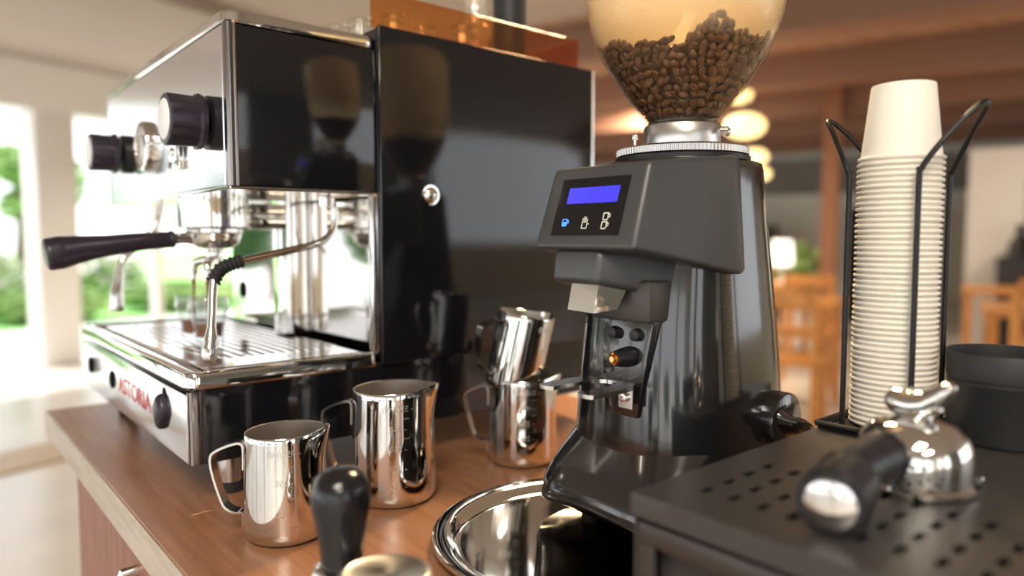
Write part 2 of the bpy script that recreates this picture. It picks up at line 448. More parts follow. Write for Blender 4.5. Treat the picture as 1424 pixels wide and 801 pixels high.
# ------------------------------------------------------------------ espresso machine
def espresso_machine():
    t = thing('espresso_machine', 'large espresso machine with black gloss sides and steel front, lettered in red', 'coffee machine', (.216, .762, 0))
    Y0, Y1 = .764, 1.318
    for (x, y) in ((.268, .803), (.268, 1.275), (.75, .803), (.75, 1.275)):
        bm = B(); lathe(bm, [(0, .012), (.0135, .012), (.0135, .046), (0, .046)], (x, y, 0)); f = obj('foot', bm, 'steel', t)
        bm = B(); lathe(bm, [(0, 0), (.0145, 0), (.0145, .011), (.011, .0125), (0, .0125)], (x, y, 0)); obj('rubber_pad', bm, 'rubber', f)
    bm = B(); box(bm, .2225, .797, Y0, Y1, .046, .126, .010, 4, 'z'); obj('base_body', bm, 'black_gloss', t)
    bm = B(); box(bm, .2150, .2300, Y0 - .001, Y0 + .005, .0465, .1225, .0045, 4, 'z'); obj('corner_strip', bm, 'dark_steel', t, label='rounded dark corner strip')
    bm = B(); box(bm, .2145, .2222, Y0 + .006, Y1 - .002, .047, .119, .0015, 2); fp = obj('front_panel', bm, 'panel_steel', t, label='steel drip tray front with red lettering')
    bm = B()
    src = text_bm('ASTORIA', .034)
    w = max(v.co.x for v in src.verts) - min(v.co.x for v in src.verts); k = .165 / w
    merge(bm, src, lambda c: Vector((.2141 - c.z, .99 - c.x * k, .0845 + c.y * .95)))
    obj('lettering', bm, 'red', fp)
    for y in (1.258, 1.110):
        bm = B(); lathe(bm, [(0, .2118), (.0095, .2118), (.0125, .213), (.0125, .2146)], (0, y, .0845), 28, 'x', cap1=True); obj('plug', bm, 'hole', fp)
    # drip valve knob: round body with a pointed grip
    bm = B(); lem = []
    for k in range(40):
        an = 2 * PI * k / 40; rr_ = .0192 + .0085 * max(0, math.cos(an + PI / 2 - .12)) ** 14 + .004 * max(0, math.cos(an - PI / 2 - .1)) ** 14
        lem.append((.74 * rr_ * math.cos(an), .80 * rr_ * math.sin(an)))
    loft(bm, [[(x, .848 + u * k_, .0905 + v * k_) for u, v in lem] for x, k_ in ((.2030, .30), (.2034, .55), (.2050, .82), (.2075, .96), (.2100, 1), (.2143, 1))])
    kb = obj('drain_knob', bm, 'knob_plastic', t, ang=50)
    bm = B(); loft(bm, [[(x, .848 + .008 * math.cos(2 * PI * k / 20), .1075 + .0075 * math.sin(2 * PI * k / 20)) for k in range(20)] for x in (.2139, .2144)]); obj('keyhole', bm, 'hole', kb)
    # drip tray: rolled steel rim with a well and a slotted grate
    def rr(x0, x1, y0, y1, r, z, n=6):
        out = []
        for cx, cy, a0 in ((x1 - r, y1 - r, 0), (x0 + r, y1 - r, 90), (x0 + r, y0 + r, 180), (x1 - r, y0 + r, 270)):
            for k in range(n + 1):
                a = math.radians(a0 + 90 * k / n); out.append((cx + r * math.cos(a), cy + r * math.sin(a), z))
        return out
    a = (.2130, .4365, .7605, 1.3205)
    def ins(d, z, r): return rr(a[0] + d, a[1] - (0 if d < .02 else .002), a[2] + d, a[3] - d, r, z)
    bm = B(); loft(bm, [ins(.002, .1245, .013), ins(0, .127, .014), ins(0, .137, .014), ins(.0015, .1405, .013), ins(.005, .142, .011), ins(.012, .1415, .009), ins(.014, .1385, .008), ins(.020, .1375, .008), ins(.022, .130, .006)], True, True, True)
    tr = obj('drip_tray', bm, 'chrome', t)
    bm = B(); x0, x1, y0, y1 = .243, .432, .80, 1.288
    z0, z1 = .1306, .1388
    box(bm, x0, x0 + .022, y0, y1, z0, z1, .001, 1); box(bm, x0 + .022, x1, y0, y0 + .055, z0, z1, .0003, 1); box(bm, x0 + .022, x1, y1 - .03, y1, z0, z1, .0003, 1)
    n = 13; xs = x0 + .026
    for i in range(n):
        xa = xs + i * .0128; box(bm, xa, xa + .0072, y0 + .055, y1 - .03, z0 + .002, z1, .0008, 1)
    obj('grate', bm, 'chrome', tr)
    bm = B()
    for i in range(13):
        for j in range(6):
            cx, cy = .345 + i * .0063, .806 + j * .0075 + (i % 2) * .0037
            if cx < .428: cyl(bm, (cx, cy, z1 - .0005), (cx, cy, z1 + .0002), .0017, n=8)
    obj('drain_holes', bm, 'hole', tr)
    # polished back of the working bay
    bm = B(); box(bm, .452, .4545, .775, 1.312, .1305, .3315); obj('back_panel', bm, 'chrome', t)
    bm = B(); box(bm, .420, .4519, .9925, 1.050, .1428, .3304, .006, 4, 'z'); obj('column', bm, 'chrome', t)
    bm = B(); lathe(bm, [(0, .449), (.014, .4495), (.015, .4519)], (0, 1.262, .190), 28, 'x', cap1=True); obj('plug', bm, 'hole', t)
    bm = B(); box(bm, .4275, .4375, .7625, .774, .1425, .3305, .002, 2); box(bm, .4375, .452, .766, .774, .1425, .3305); obj('side_post', bm, 'panel_steel', t)
    # upper housing
    bm = B(); box(bm, .2665, .4365, Y0, 1.314, .3345, .5005, .002, 2); obj('upper_housing', bm, 'black_gloss', t, label='black gloss side of the upper housing')
    bm = B(); box(bm, .2625, .4365, .7628, 1.315, .3305, .3342, .0012, 1); obj('underside_plate', bm, 'chrome', t)
    bm = B(); box(bm, .2620, .2664, .7765, 1.3135, .3345, .5003, .001, 1); obj('upper_front_panel', bm, 'panel_steel', t, label='reflecting steel upper front')
    for y0, y1 in ((.7625, .7760), (1.3140, 1.3165)):
        bm = B(); box(bm, .2615, .2745, y0, y1, .3343, .5008, .0045, 4, 'z'); obj('corner_trim', bm, 'dark_steel', t, label='rounded dark steel corner strip')
    a = (.2600, .4372, .7610, 1.3170)
    def ins2(d, z, r): return rr(a[0] + d, a[1], a[2] + d, a[3] - d, r, z)
    bm = B(); loft(bm, [ins2(.0015, .5010, .015), ins2(0, .503, .016), ins2(0, .511, .016), ins2(.002, .5138, .014), ins2(.007, .514, .011), ins2(.009, .509, .009)]); obj('top_rim', bm, 'chrome', t)
    # rear body and its big black side panel
    bm = B(); box(bm, .4550, .797, .7650, Y1, .1262, .5262, .002, 2); box(bm, .4370, .4552, .7650, Y1, .3345, .5262, .001, 1); obj('rear_body', bm, 'black_soft', t)
    bm = B(); box(bm, .4368, .7985, .7585, .7648, .1265, .5285, .0022, 3); sp = obj('side_panel', bm, 'black_gloss', t, label='tall black mirror gloss side panel')
    bm = B(); box(bm, .7990, .8030, .7590, 1.317, .1265, .5285, .001, 1); obj('rear_trim', bm, 'steel', t)
    bm = B(); lathe(bm, [(0, -.0060), (.005, -.0055), (.0085, -.0035), (.0100, -.001), (.0125, -.0008), (.0125, 0)], (.508, .7585, .333), 28, 'y'); obj('screw_cap', bm, 'chrome', sp)
    # control knobs
    def knob(y, z):
        bm = B(); n = 48; rings = []
        for x, r in ((.2480, .0285), (.2440, .0290), (.2425, .0262), (.2415, .0255), (.214, .0262), (.2125, .0255), (.212, .022)):
            rings.append([(x, y + (r + (.0009 if (i // 2) % 2 and .213 < x < .248 else 0)) * math.cos(2 * PI * i / n), z + (r + (.0009 if (i // 2) % 2 and .213 < x < .248 else 0)) * math.sin(2 * PI * i / n)) for i in range(n)])
        loft(bm, rings); k = obj('control_knob', bm, 'knob_plastic', t)
        bm = B(); lathe(bm, [(0, .2108), (.0195, .2108), (.021, .2118), (.021, .2122)], (0, y, z), 36, 'x'); obj('knob_cap', bm, 'white', k, label='pale disc on the knob end')
        bm = B(); lathe(bm, [(0, .2530), (.024, .2530), (.0285, .2545), (.0285, .2619)], (0, y, z), 40, 'x'); cyl(bm, (.2480, y, z), (.2535, y, z), .010); obj('knob_collar', bm, 'plastic', k)
    knob(.806, .402); knob(1.196, .403)
    bm = B(); lathe(bm, [(.0290, .2535), (.0305, .2520), (.0330, .2530), (.0342, .2560), (.0342, .2619), (0, .2619), (0, .2606), (.0288, .2604), (.0288, .2540), (.0290, .2535)], (0, 1.078, .403), 48, 'x'); bmesh.ops.remove_doubles(bm, verts=bm.verts, dist=1e-6); g = obj('pressure_gauge', bm, 'chrome', t)
    bm = B(); lathe(bm, [(0, .2598), (.0286, .2598), (.0286, .2603)], (0, 1.078, .403), 40, 'x'); obj('dial', bm, 'white', g)
    bm = B(); b2 = bmesh.new(); box(b2, -.0015, 0, -.0012, .0012, 0, .021); merge(bm, b2, lambda c: Vector((.2596 + c.x, 1.078 + c.y + c.z * .5, .403 + c.z * .8))); obj('needle', bm, 'hole', g)
    bm = B(); box(bm, .2565, .2619, .915, .965, .362, .399, .0012, 2); r = obj('rocker_switch', bm, 'chrome', t)
    bm = B(); box(bm, .2550, .2566, .925, .955, .372, .392, .0006, 1); ellipsoid(bm, (.2555, .94, .383), (.003, .010, .006)); obj('rocker', bm, 'steel', r)
    # group head
    cx, cy = .3285, 1.02
    bm = B(); lathe(bm, [(0, .3305), (.0470, .3305), (.0472, .3290), (.0472, .2945), (.0455, .2925), (.030, .2925), (.030, .296), (0, .296)], (cx, cy, 0), 64); g = obj('group_head', bm, 'chrome', t)
    bm = B(); cyl(bm, (cx + .03, cy, .310), (.451, cy, .310), .0185, .0185, 32, .001); obj('group_neck', bm, 'chrome', g)
    # steam wand
    pts = [(.408, .842, .3305), (.4175, .842, .318), (.4165, .841, .293), (.400, .838, .2755), (.36, .834, .2655), (.31, .829, .256), (.285, .825, .251)]
    bm = B(); tube(bm, pts, .0046, 16, 6)
    w = obj('steam_wand', bm, 'chrome', t)
    bm = B(); lathe(bm, [(0, .319), (.009, .319), (.010, .3295), (0, .3303)], (.408, .842, 0), 24); obj('wand_joint', bm, 'chrome', w)
    g0 = [(.294, .826, .253), (.280, .824, .2495), (.268, .821, .243), (.2605, .817, .232)]
    P = smooth_path(g0, 8); rs = [.0072 + (.0011 if i % 3 == 0 else -.0006) for i in range(len(P))]
    bm = B(); tube(bm, P, rs, 18, 0); obj('rubber_grip', bm, 'rubber', w)
    bm = B(); tube(bm, [(.2615, .818, .234), (.2575, .812, .215), (.2545, .806, .195), (.2515, .801, .179)], .0048, 16, 6); obj('wand_tube', bm, 'steel', w)
    bm = B(); P = [(.2519, .8015, .182), (.2510, .800, .176), (.2503, .799, .170), (.2490, .7975, .162), (.2486, .797, .1605), (.2472, .7955, .1535), (.2466, .795, .1475), (.2464, .7948, .1445)]
    tube(bm, P, [.0050, .0060, .0078, .0082, .0086, .0080, .0062, .0035], 20, 3); obj('wand_tip', bm, 'steel', w)
    # hot water spout on the far side
    bm = B(); tube(bm, [(.300, 1.168, .3305), (.292, 1.168, .300), (.268, 1.165, .270), (.246, 1.160, .252), (.239, 1.158, .232)], .0048, 14, 6); w = obj('water_spout', bm, 'steel', t)
    bm = B(); tube(bm, [(.2395, 1.158, .236), (.236, 1.157, .214), (.2335, 1.156, .198), (.2320, 1.155, .178), (.2318, 1.155, .174)], [.0055, .0075, .0095, .0098, .008], 18, 3); obj('spout_tip', bm, 'steel', w)
    # smoked acrylic gallery around the cup shelf
    bm = B(); box(bm, .432, .776, .7665, .7695, .5265, .570, .0005, 1); box(bm, .7730, .776, .7700, 1.30, .5265, .570); box(bm, .432, .776, 1.3005, 1.3035, .5265, .570)
    obj('cup_gallery', bm, 'acrylic', t, label='smoked amber acrylic rail')
    return t
espresso_machine()

# espresso brewing portafilter (locked under the group head)
def portafilter(name, label, loc, flip=False, group=None):
    """local: basket axis z, handle towards -x; origin at basket centre top rim"""
    t = thing(name, label, 'portafilter', loc, 0, group)
    bm = B(); lathe(bm, [(.0, -.002), (.0285, -.002), (.0300, .0005), (.0345, .0005), (.0362, -.001), (.0362, -.0055), (.0342, -.008), (.0335, -.012), (.0305, -.020), (.022, -.0265), (.010, -.0285), (0, -.0285)], n=56)
    b = obj('basket_holder', bm, 'chrome', t, False)
    for a in (.5, .5 + PI):
        bm = B(); b2 = bmesh.new(); box(b2, .032, .0415, -.010, .010, -.0065, -.001, .0015, 2)
        merge(bm, b2, lambda c: Matrix.Rotation(a, 3, 'Z') @ c); obj('ear', bm, 'chrome', b, False)
    return t, b

t, b = portafilter('portafilter', 'portafilter with black handle locked under the group head, brewing espresso', (.3285, 1.02, .2925))
bm = B(); tube(bm, [(-.026, 0, -.014), (-.040, 0, -.013), (-.058, 0, -.015)], [.0085, .0075, .0070], 18, 4); obj('neck', bm, 'chrome', t, False)
bm = B()
tube(bm, [(-.052, 0, -.0145), (-.055, 0, -.0147), (-.0565, 0, -.0149), (-.062, 0, -.0155), (-.09, 0, -.0175), (-.13, 0, -.0225), (-.162, 0, -.0270), (-.181, 0, -.0305), (-.1950, 0, -.0330), (-.1980, 0, -.0335)],
     [.0100, .0118, .0108, .0105, .0112, .0128, .0165, .0195, .0190, .0155], 28, 4, flat=(1, 1.02)); obj('handle', bm, 'knob_plastic', t, False)
bm = B(); cyl(bm, (0, 0, -.028), (0, 0, -.044), .0115, .0120, 24, .001); obj('spout_nut', bm, 'chrome', t, False)
bm = B()
for s in (1, -1):
    tube(bm, [(0, 0, -.042), (-.008, s * .012, -.043), (-.018, s * .026, -.047), (-.020, s * .030, -.058), (-.0205, s * .030, -.070)], [.0075, .0068, .0062, .0060, .0048], 16, 5)
sp = obj('double_spout', bm, 'chrome', t, False)
for s in (1, -1):
    bm = B(); tube(bm, [(-.0205, s * .030, -.068), (-.0203, s * .030, -.09), (-.0203, s * .030, -.138)], [.0030, .0016, .0013], 10, 3)
    obj('coffee_stream', bm, 'coffee', sp, False, label='thin brown stream of espresso')

def shot_glass(name, label, loc, group, h=.062, rb=.0185, rt=.0255, invert=False, cat='glass'):
    bm = B(); n = 48
    prof = [(0, 0), (rb * .97, 0), (rb, .0015), (rb * 1.01, .008), (rb * 1.03, h * .35), (rt * .93, h * .62), (rt * .90, h * .66), (rt, h * .72), (rt, h - .001), (rt - .0006, h), (rt - .0018, h - .001), (rt - .0018, h * .73), (rt * .83, h * .66), (rb * .93, h * .33), (rb * .88, .010), (0, .008)]
    rings = []
    for r, z in prof:
        fl = .0007 if z < h * .64 else 0
        rings.append([((r - fl * (i // 2 % 2)) * math.cos(2 * PI * i / n), (r - fl * (i // 2 % 2)) * math.sin(2 * PI * i / n), (h - z) if invert else z) for i in range(n)])
    R = [];
    loft(bm, rings, True, False, False)
    bmesh.ops.remove_doubles(bm, verts=bm.verts, dist=1e-6)
    return solo(name, bm, 'glass', loc, label, cat, group)

TZ = .1389
for (x, y, lb) in ((.3080, .9905, 'nearer shot glass catching espresso on the grate, behind the steam wand'), (.3080, 1.0495, 'farther shot glass catching espresso on the grate, left of the nearer one')):
    shot_glass('shot_glass', lb, (x, y, TZ), 'shot glasses under the spouts')
    bm = B(); lathe(bm, [(0, .0101), (.0158, .0105), (.0166, .022), (.0170, .0285), (0, .0285)], n=32)
    solo('espresso', bm, 'coffee', (x, y, TZ), 'reddish-brown espresso in the ' + ('nearer' if y < 1.02 else 'farther') + ' shot glass on the grate', 'drink', 'espresso in the shot glasses')

# glasses upside down on the cup shelf of the machine
TOP = .5263
gl = [(.503, .992, 0, 'clear upside-down glass furthest left on the machine top, clear of the amber rail'), (.512, .938, 0, 'clear upside-down glass just left of the amber rail end'),
      (.540, .893, 0, 'upside-down glass at the left end behind the amber rail'), (.603, .915, 0, 'low upside-down glass in the middle behind the amber rail'),
      (.645, .875, 0, 'round upside-down glass behind the amber rail, left of the stacked pair'), (.706, .925, 0, 'lower glass of the stacked pair behind the amber rail')]
for x, y, dz, lb in gl: shot_glass('upturned_glass', lb, (x, y, TOP + dz), 'glasses on the machine top', invert=True)
shot_glass('upturned_glass', 'clear upper glass of the stacked pair, standing above the amber rail', (.706, .925, TOP + .0625), 'glasses on the machine top', invert=True)
bm = B(); lathe(bm, [(0, 0), (.023, 0), (.024, .001), (.026, .128), (.0275, .130), (.0275, .134), (.0255, .134), (.024, .004), (0, .003)], n=40)
solo('dark_tumbler', bm, 'can_black', (.724, .862, TOP), 'dark grey metal tumbler on the machine top, right of the stacked glasses', 'cup')
bm = B(); box(bm, -.018, .018, -.02, .02, 0, .050, .003, 2); box(bm, -.018, .018, -.02, .02, .0505, .056, .002, 2)
solo('dark_tin', bm, 'plastic', (.585, .985, TOP), 'small dark box on the machine top behind the amber rail', 'tin')

# ------------------------------------------------------------------ milk pitchers
# local frame: spout towards +x, handle towards -x, marks stamped on the -y side
def pitcher(label, loc, rz, h, rb, rt, marks, nest=False):
    t = thing('milk_pitcher', label, 'milk pitcher', loc, rz, 'steel milk pitchers')
    bm = B(); n = 72
    def R(z):
        u = z / h
        if u < .10: return rb - .010 * (1 - math.sqrt(max(0, 1 - (1 - u / .10) ** 2)))
        return rb + (rt - rb) * ((u - .10) / .90) ** 1.4
    zs = [0, .002, .005, .010] + [.014 + (h - .014) * k / 16 for k in range(17)]
    prof = [(0, .0012), (R(0) * .9, .0012), (R(0) * .97, 0)] + [(R(z), z) for z in zs[1:]]
    prof += [(rt - .0004, h + .0006), (rt - .0012, h)] + [(R(z) - .0014, z) for z in reversed(zs[4:])] + [(rb - .006, .004), (0, .004)]
    rings = []
    for r, z in prof:
        ring = []
        for i in range(n):
            a = 2 * PI * i / n; d = math.atan2(math.sin(a), math.cos(a)); u = max(0, (z / h - .70) / .30)
            g = math.exp(-(d / .24) ** 2); rr = r * (1 + .17 * g * u ** 1.6) if r > 0 else 0
            ring.append((rr * math.cos(a), rr * math.sin(a), z + .0035 * math.exp(-(d / .5) ** 2) * u ** 2 - .002 * (1 - math.cos(d)) * .5 * u))
        rings.append(ring)
    loft(bm, rings, True, False, False); bmesh.ops.remove_doubles(bm, verts=bm.verts, dist=1e-6)
    bm.normal_update(); bmesh.ops.recalc_face_normals(bm, faces=bm.faces)
    for f in bm.faces:
        c = f.calc_center_median()
        if (c.x * f.normal.x + c.y * f.normal.y < 0 or (c.z > .003 and c.z < .01 and f.normal.z > .7)) and c.z < h * .99: f.material_index = 1
    b = obj('jug', bm, ['chrome', 'inner_steel'], t, False, ang=50)
    # strap handle
    w, th = .0062, .0011
    zt = h * .86
    path = [(-(R(zt - .02) + .0008), zt - .024), (-(R(zt) + .0012), zt - .004), (-(R(zt) + .004), zt + .001), (-(R(zt) + .012), zt), (-(rb + .025), zt - .006), (-(rb + .031), zt - .013), (-(rb + .029), zt - .030), (-(rb + .021), zt - .055 * h / .1),
            (-(rb + .015), h * .24), (-(rb + .008), h * .215), (-(rb + .0030), h * .22), (-(rb + .0012), h * .19), (-(rb + .0012), h * .09)]
    P = smooth_path([(x, 0, z) for x, z in path], 5)
    rings = []
    for i, p in enumerate(P):
        d = (P[min(i + 1, len(P) - 1)] - P[max(i - 1, 0)]).normalized(); nrm = Vector((-d.z, 0, d.x))
        rings.append([p + nrm * a + Vector((0, c, 0)) for a, c in ((th, -w), (th, w), (-th, w), (-th, -w))])
    bm = B(); loft(bm, rings); hd = obj('handle', bm, 'steel', t, False)
    bm = B(); cyl(bm, (-(rb + .002), 0, h * .13), (-(rb + .0036), 0, h * .13), .0025, .0018, 12); obj('rivet', bm, 'chrome', hd, False)
    # stamped volume marks, pressed from inside so they read mirrored outside
    bm = B(); a0 = -PI / 2 + .30
    for s, u, sz in marks:
        z = h * u
        if s == '-':
            src = bmesh.new(); box(src, -.003, .003, -.0005, .0005, 0, .0003); off = .0085
        else:
            src = text_bm('- ' + s, sz, .0002); off = 0
        merge(bm, src, lambda c: (lambda r, a: Vector((r * math.cos(a), r * math.sin(a), z + c.y)))(R(z) + .0002 + c.z, a0 + (c.x + off) / R(z)) if False else
              (lambda r, a: Vector((r * math.cos(a), r * math.sin(a), z + c.y)))(R(z) + .0003 + c.z, a0 + (-c.x if s != '-' else -(c.x) + off) / R(z)))
    obj('volume_marks', bm, 'brushed', b, False)
    return t

RZ = math.radians(-42)
m350 = [('350(ml)', .86, .0082), ('-', .74, 0), ('250', .60, .0078), ('-', .46, 0), ('150', .32, .0078), ('-', .2, 0)]
m550 = [('550(ml)', .87, .0088), ('-', .79, 0), ('450', .70, .0085), ('-', .62, 0), ('350', .53, .0085), ('250', .36, .0085), ('150', .21, .0085)]
pitcher('small steel milk pitcher at front left, below the steam wand corner of the machine', (.267, .646, 0), RZ, .101, .0385, .0365, m350)
pitcher('taller steel milk pitcher standing behind the front one, volume marks up to 550', (.396, .666, 0), RZ, .121, .0450, .0425, m550)
pitcher('lower steel milk pitcher of the nested pair beside the grinder', (.586, .673, 0), RZ - .15, .108, .0425, .0415, m550)
t = pitcher('tilted steel milk pitcher leaning inside the mouth of another by the grinder', (.5745, .682, .0905), RZ - .15, .098, .0345, .0350, m350)
t.rotation_euler = (Matrix.Rotation(RZ, 3, 'Z') @ Matrix.Rotation(math.radians(12), 3, 'Y') @ Matrix.Rotation(math.radians(38), 3, 'Z')).to_euler()

# ------------------------------------------------------------------ round steel tray under the grinder
bm = B(); lathe(bm, [(0, .0005), (.120, .0005), (.126, .0030), (.132, .0085), (.138, .0090), (.1435, .0070), (.1460, .0085), (.1460, .0115), (.1430, .0130), (.1385, .0122), (.132, .0105), (.1265, .0050), (.120, .0022), (0, .0022)], n=128)
bmesh.ops.remove_doubles(bm, verts=bm.verts, dist=1e-6)
solo('round_tray', bm, 'chrome', (.474, .4475, 0), 'round polished steel tray partly under the coffee grinder', 'tray', ang=60)

# ------------------------------------------------------------------ coffee grinder
GX, GY = .600, .447
def grinder():
    t = thing('coffee_grinder', 'black electric coffee grinder with blue display and bean hopper on a round tray', 'coffee grinder', (GX, GY, 0))
    # base shoe with flared front
    def arch(x, y): return .011 * max(0, 1 - (y / .075) ** 2) if x < -.06 else 0
    bm = B()
    loft(bm, [superring(.596, GY, .0185, .112, .078, 6, 96), superring(.595, GY, .0185, .124, .086, 6, 96, arch), superring(.595, GY, .024, .126, .088, 6, 96, arch), superring(.5955, GY, .044, .1215, .087, 6, 96), superring(.598, GY, .060, .112, .087, 5, 96),
              superring(.602, GY, .078, .102, .086, 4, 96), superring(.606, GY, .096, .093, .0845, 3.2, 96), superring(.608, GY, .112, .086, .080, 2.8, 96)])
    b = obj('base', bm, 'body_black', t, ang=60)
    for x, y, z in ((.53, .395, .0024), (.53, .499, .0024), (.695, .385, 0), (.695, .509, 0)):
        bm = B(); cyl(bm, (x, y, z), (x, y, .0184), .010, .011, 20); obj('rubber_foot', bm, 'rubber', b)
    sec = [(.052, .1025, .0905), (.056, .104, .092), (.100, .102, .0885), (.150, .0995, .085), (.200, .0945, .0810), (.250, .0870, .0770), (.300, .0800, .0730), (.345, .0745, .0695), (.352, .073, .068), (.3535, .070, .065)]
    bm = B(); loft(bm, [superring(.6025, GY, z, rx * .975, ry * .975, 3.0, 96) for z, rx, ry in sec]); body = obj('body', bm, 'body_black', t, ang=60)
    # head: wedge-shaped housing, flaring to the back
    def hexa(pts, bev, seg=3):
        bm = B(); vs = [bm.verts.new(p) for p in pts]
        for q in ((0, 1, 2, 3), (7, 6, 5, 4), (0, 4, 5, 1), (1, 5, 6, 2), (2, 6, 7, 3), (3, 7, 4, 0)): bm.faces.new([vs[i] for i in q])
        bmesh.ops.recalc_face_normals(bm, faces=bm.faces)
        if bev: bmesh.ops.bevel(bm, geom=list(bm.edges), offset=bev, segments=seg, profile=.5, affect='EDGES')
        return bm
    # front(4: bottom-right, bottom-left, top-left, top-right) then back(4)
    fx, fb = .480, .4555
    bm = B(); 
    F = [(fb, .3865, .2700), (fb, .5075, .2700), (fx, .5045, .3445), (fx, .3895, .3445)]
    Bk = [(.578, .3610, .2465), (.578, .5330, .2465), (.578, .5240, .3545), (.578, .3700, .3545)]
    C2 = [(.594, .3690, .2480), (.594, .5250, .2480), (.594, .5170, .3550), (.594, .3770, .3550)]
    rings = [F, Bk, C2]
    Rr = loft(bm, rings)
    bmesh.ops.recalc_face_normals(bm, faces=bm.faces)
    es = [e for e in bm.edges]
    bmesh.ops.bevel(bm, geom=es, offset=.0045, segments=4, profile=.5, affect='EDGES', clamp_overlap=True)
    head = obj('head', bm, 'head_grey', t, ang=50)
    # inclined display in the front face
    o = Vector((fb, GY, .2700)); up = Vector((fx - fb, 0, .0745)).normalized(); H = .0786
    rt = Vector((0, -1, 0)); nr = Vector((-up.z, 0, up.x))
    def D(u, v, d): return o + rt * u + up * v + nr * d
    def dquad(bm, u0, u1, v0, v1, d0, d1, sh=0):
        loft(bm, [[D(u0, v0, d), D(u1, v0, d), D(u1 , v1, d), D(u0, v1, d)] for d in (d0, d1)])
    bm = B(); dquad(bm, -.0405, .0415, .0125, .0665, -.001, .0009); dp = obj('display_panel', bm, 'glossblack', t, label='glossy black display panel')
    bm = B(); dquad(bm, -.0290, .0320, .0425, .0575, .0009, .0011); obj('screen', bm, 'screen', dp, label='lit blue screen')
    def cup(bm, u, v, s):
        for a0, a1, b0, b1 in ((-1, .8, 1, 1.25), (-1, -.75, -.5, 1), (.55, .8, -.5, 1), (-.8, .6, -.75, -.5), (.8, 1.35, .7, .9), (1.15, 1.35, .1, .8), (.8, 1.35, .0, .2)):
            dquad(bm, u + a0 * s, u + a1 * s, v + b0 * s, v + b1 * s, .0009, .0011)
    bm = B(); cup(bm, -.0255, .0235, .0035); dquad(bm, -.0282, -.0232, .0215, .0250, .0009, .0010); obj('single_cup_icon', bm, 'ledblue', dp)
    bm = B(); cup(bm, .0235, .0285, .0035); cup(bm, .0235, .0205, .0035); obj('double_cup_icon', bm, 'ledwhite', dp)
    bm = B()
    dquad(bm, -.0035, .003, .0185, .0192, .0009, .0011); dquad(bm, -.0035, -.0028, .0185, .0240, .0009, .0011); dquad(bm, .0024, .003, .0185, .0240, .0009, .0011)
    for k, hh in enumerate((.0285, .0300, .0292, .0275)): dquad(bm, -.0035 + k * .0018, -.0027 + k * .0018, .0240, hh, .0009, .0011)
    dquad(bm, .003, .0052, .0225, .0232, .0009, .0011); obj('hand_icon', bm, 'ledwhite', dp)
    # lower jaw of the head, the spout housing
    bm = hexa([(.4555, .4275, .2400), (.4555, .4830, .2400), (.4590, .4830, .2690), (.4590, .4275, .2690), (.545, .3900, .2210), (.545, .5050, .2210), (.545, .5050, .2690), (.545, .3900, .2690)], .0055, 4)
    obj('spout_housing', bm, 'head_grey', t, ang=50)
    bm = B()
    A = [(.4640, .4640, .2405), (.4640, .4310, .2405), (.4900, .4215, .2355)]; Z = [(.4590, .4650, .2150), (.4590, .4330, .2140), (.4820, .4260, .2165)]
    Lf = [(.4900, .4720, .2355), (.4820, .4680, .2165)]
    loop = [Lf[0]] + A; lo = [Lf[1]] + Z
    off = .0008
    R1 = [[Vector(p) for p in loop], [Vector(p) for p in lo]]
    R2 = [[Vector(p) + Vector((off, 0, 0)) for p in loop], [Vector(p) + Vector((off, 0, 0)) for p in lo]]
    V = [[bm.verts.new(p) for p in r] for r in R1 + R2]
    for a, b2 in ((0, 1), (2, 3)):
        for i in range(3): bm.faces.new((V[a][i], V[a][i + 1], V[b2][i + 1], V[b2][i]))
    for a, b2 in ((0, 2), (1, 3)):
        for i in range(3): bm.faces.new((V[a][i], V[a][i + 1], V[b2][i + 1], V[b2][i]))
    for i in (0, 3): bm.faces.new((V[0][i], V[1][i], V[3][i], V[2][i]))
    obj('chute', bm, 'chrome', t, ang=20, label='folded polished steel chute')
    # front plate under the spout
    bm = B(); box(bm, .4940, .530, .3990, .4690, .2050, .2420, .003, 2); obj('front_cover', bm, 'powder', t)
    bm = hexa([(.5010, .4180, .116), (.5010, .4580, .116), (.5045, .4660, .2060), (.5045, .4030, .2060), (.530, .4160, .116), (.530, .4600, .116), (.530, .4640, .2060), (.530, .4030, .2060)], .002, 2)
    fp = obj('front_plate', bm, 'body_black', t)
    for y in (.4470, .4200):
        bm = B(); cyl(bm, (.5050, y, .1925), (.4975, y, .1925), .0060, .0055, 20, .0008); obj('button', bm, 'plastic', fp)
    bm = B(); lathe(bm, [(0, .502), (.0095, .502), (.0088, .4920), (.0066, .4810), (.0055, .4805), (.0050, .4830), (0, .4830)][::-1], (0, .428, .1720), 28, 'x'); nz = obj('trigger', bm, 'plastic', fp)
    bm = B(); lathe(bm, [(0, .4775), (.0026, .4775), (.0032, .4790), (.0032, .4832), (.0052, .4803), (.0052, .4835), (0, .4836)], (0, .428, .1720), 20, 'x'); obj('trigger_tip', bm, 'brass', nz)
    # portafilter fork
    yo, yi, ce = .034, .0150, .484
    fy = .4465
    outer, inner = [], []
    for sgn in (-1, 1):
        o_ = [(.4350, yi + .0060), (.4358, yo - .0035), (.4385, yo - .0005), (.4500, yo), (.4750, yo), (.4900, yo - .0015), (.5000, yo - .0080), (.5100, yo - .0130), (.5100, .006)]
        i_ = [(.4352, yi + .0055), (.4360, yi + .0020), (.4385, yi), (.4500, yi), (.4700, yi), (ce, yi), (ce + yi * .5, yi * .866), (ce + yi * .866, yi * .5), (ce + yi, .0005)]
        if sgn > 0: o_ = o_[::-1]; i_ = i_[::-1]
        outer += [(x, fy + sgn * y) for x, y in o_]; inner += [(x, fy + sgn * y) for x, y in i_]
    bm = B(); n_ = len(outer)
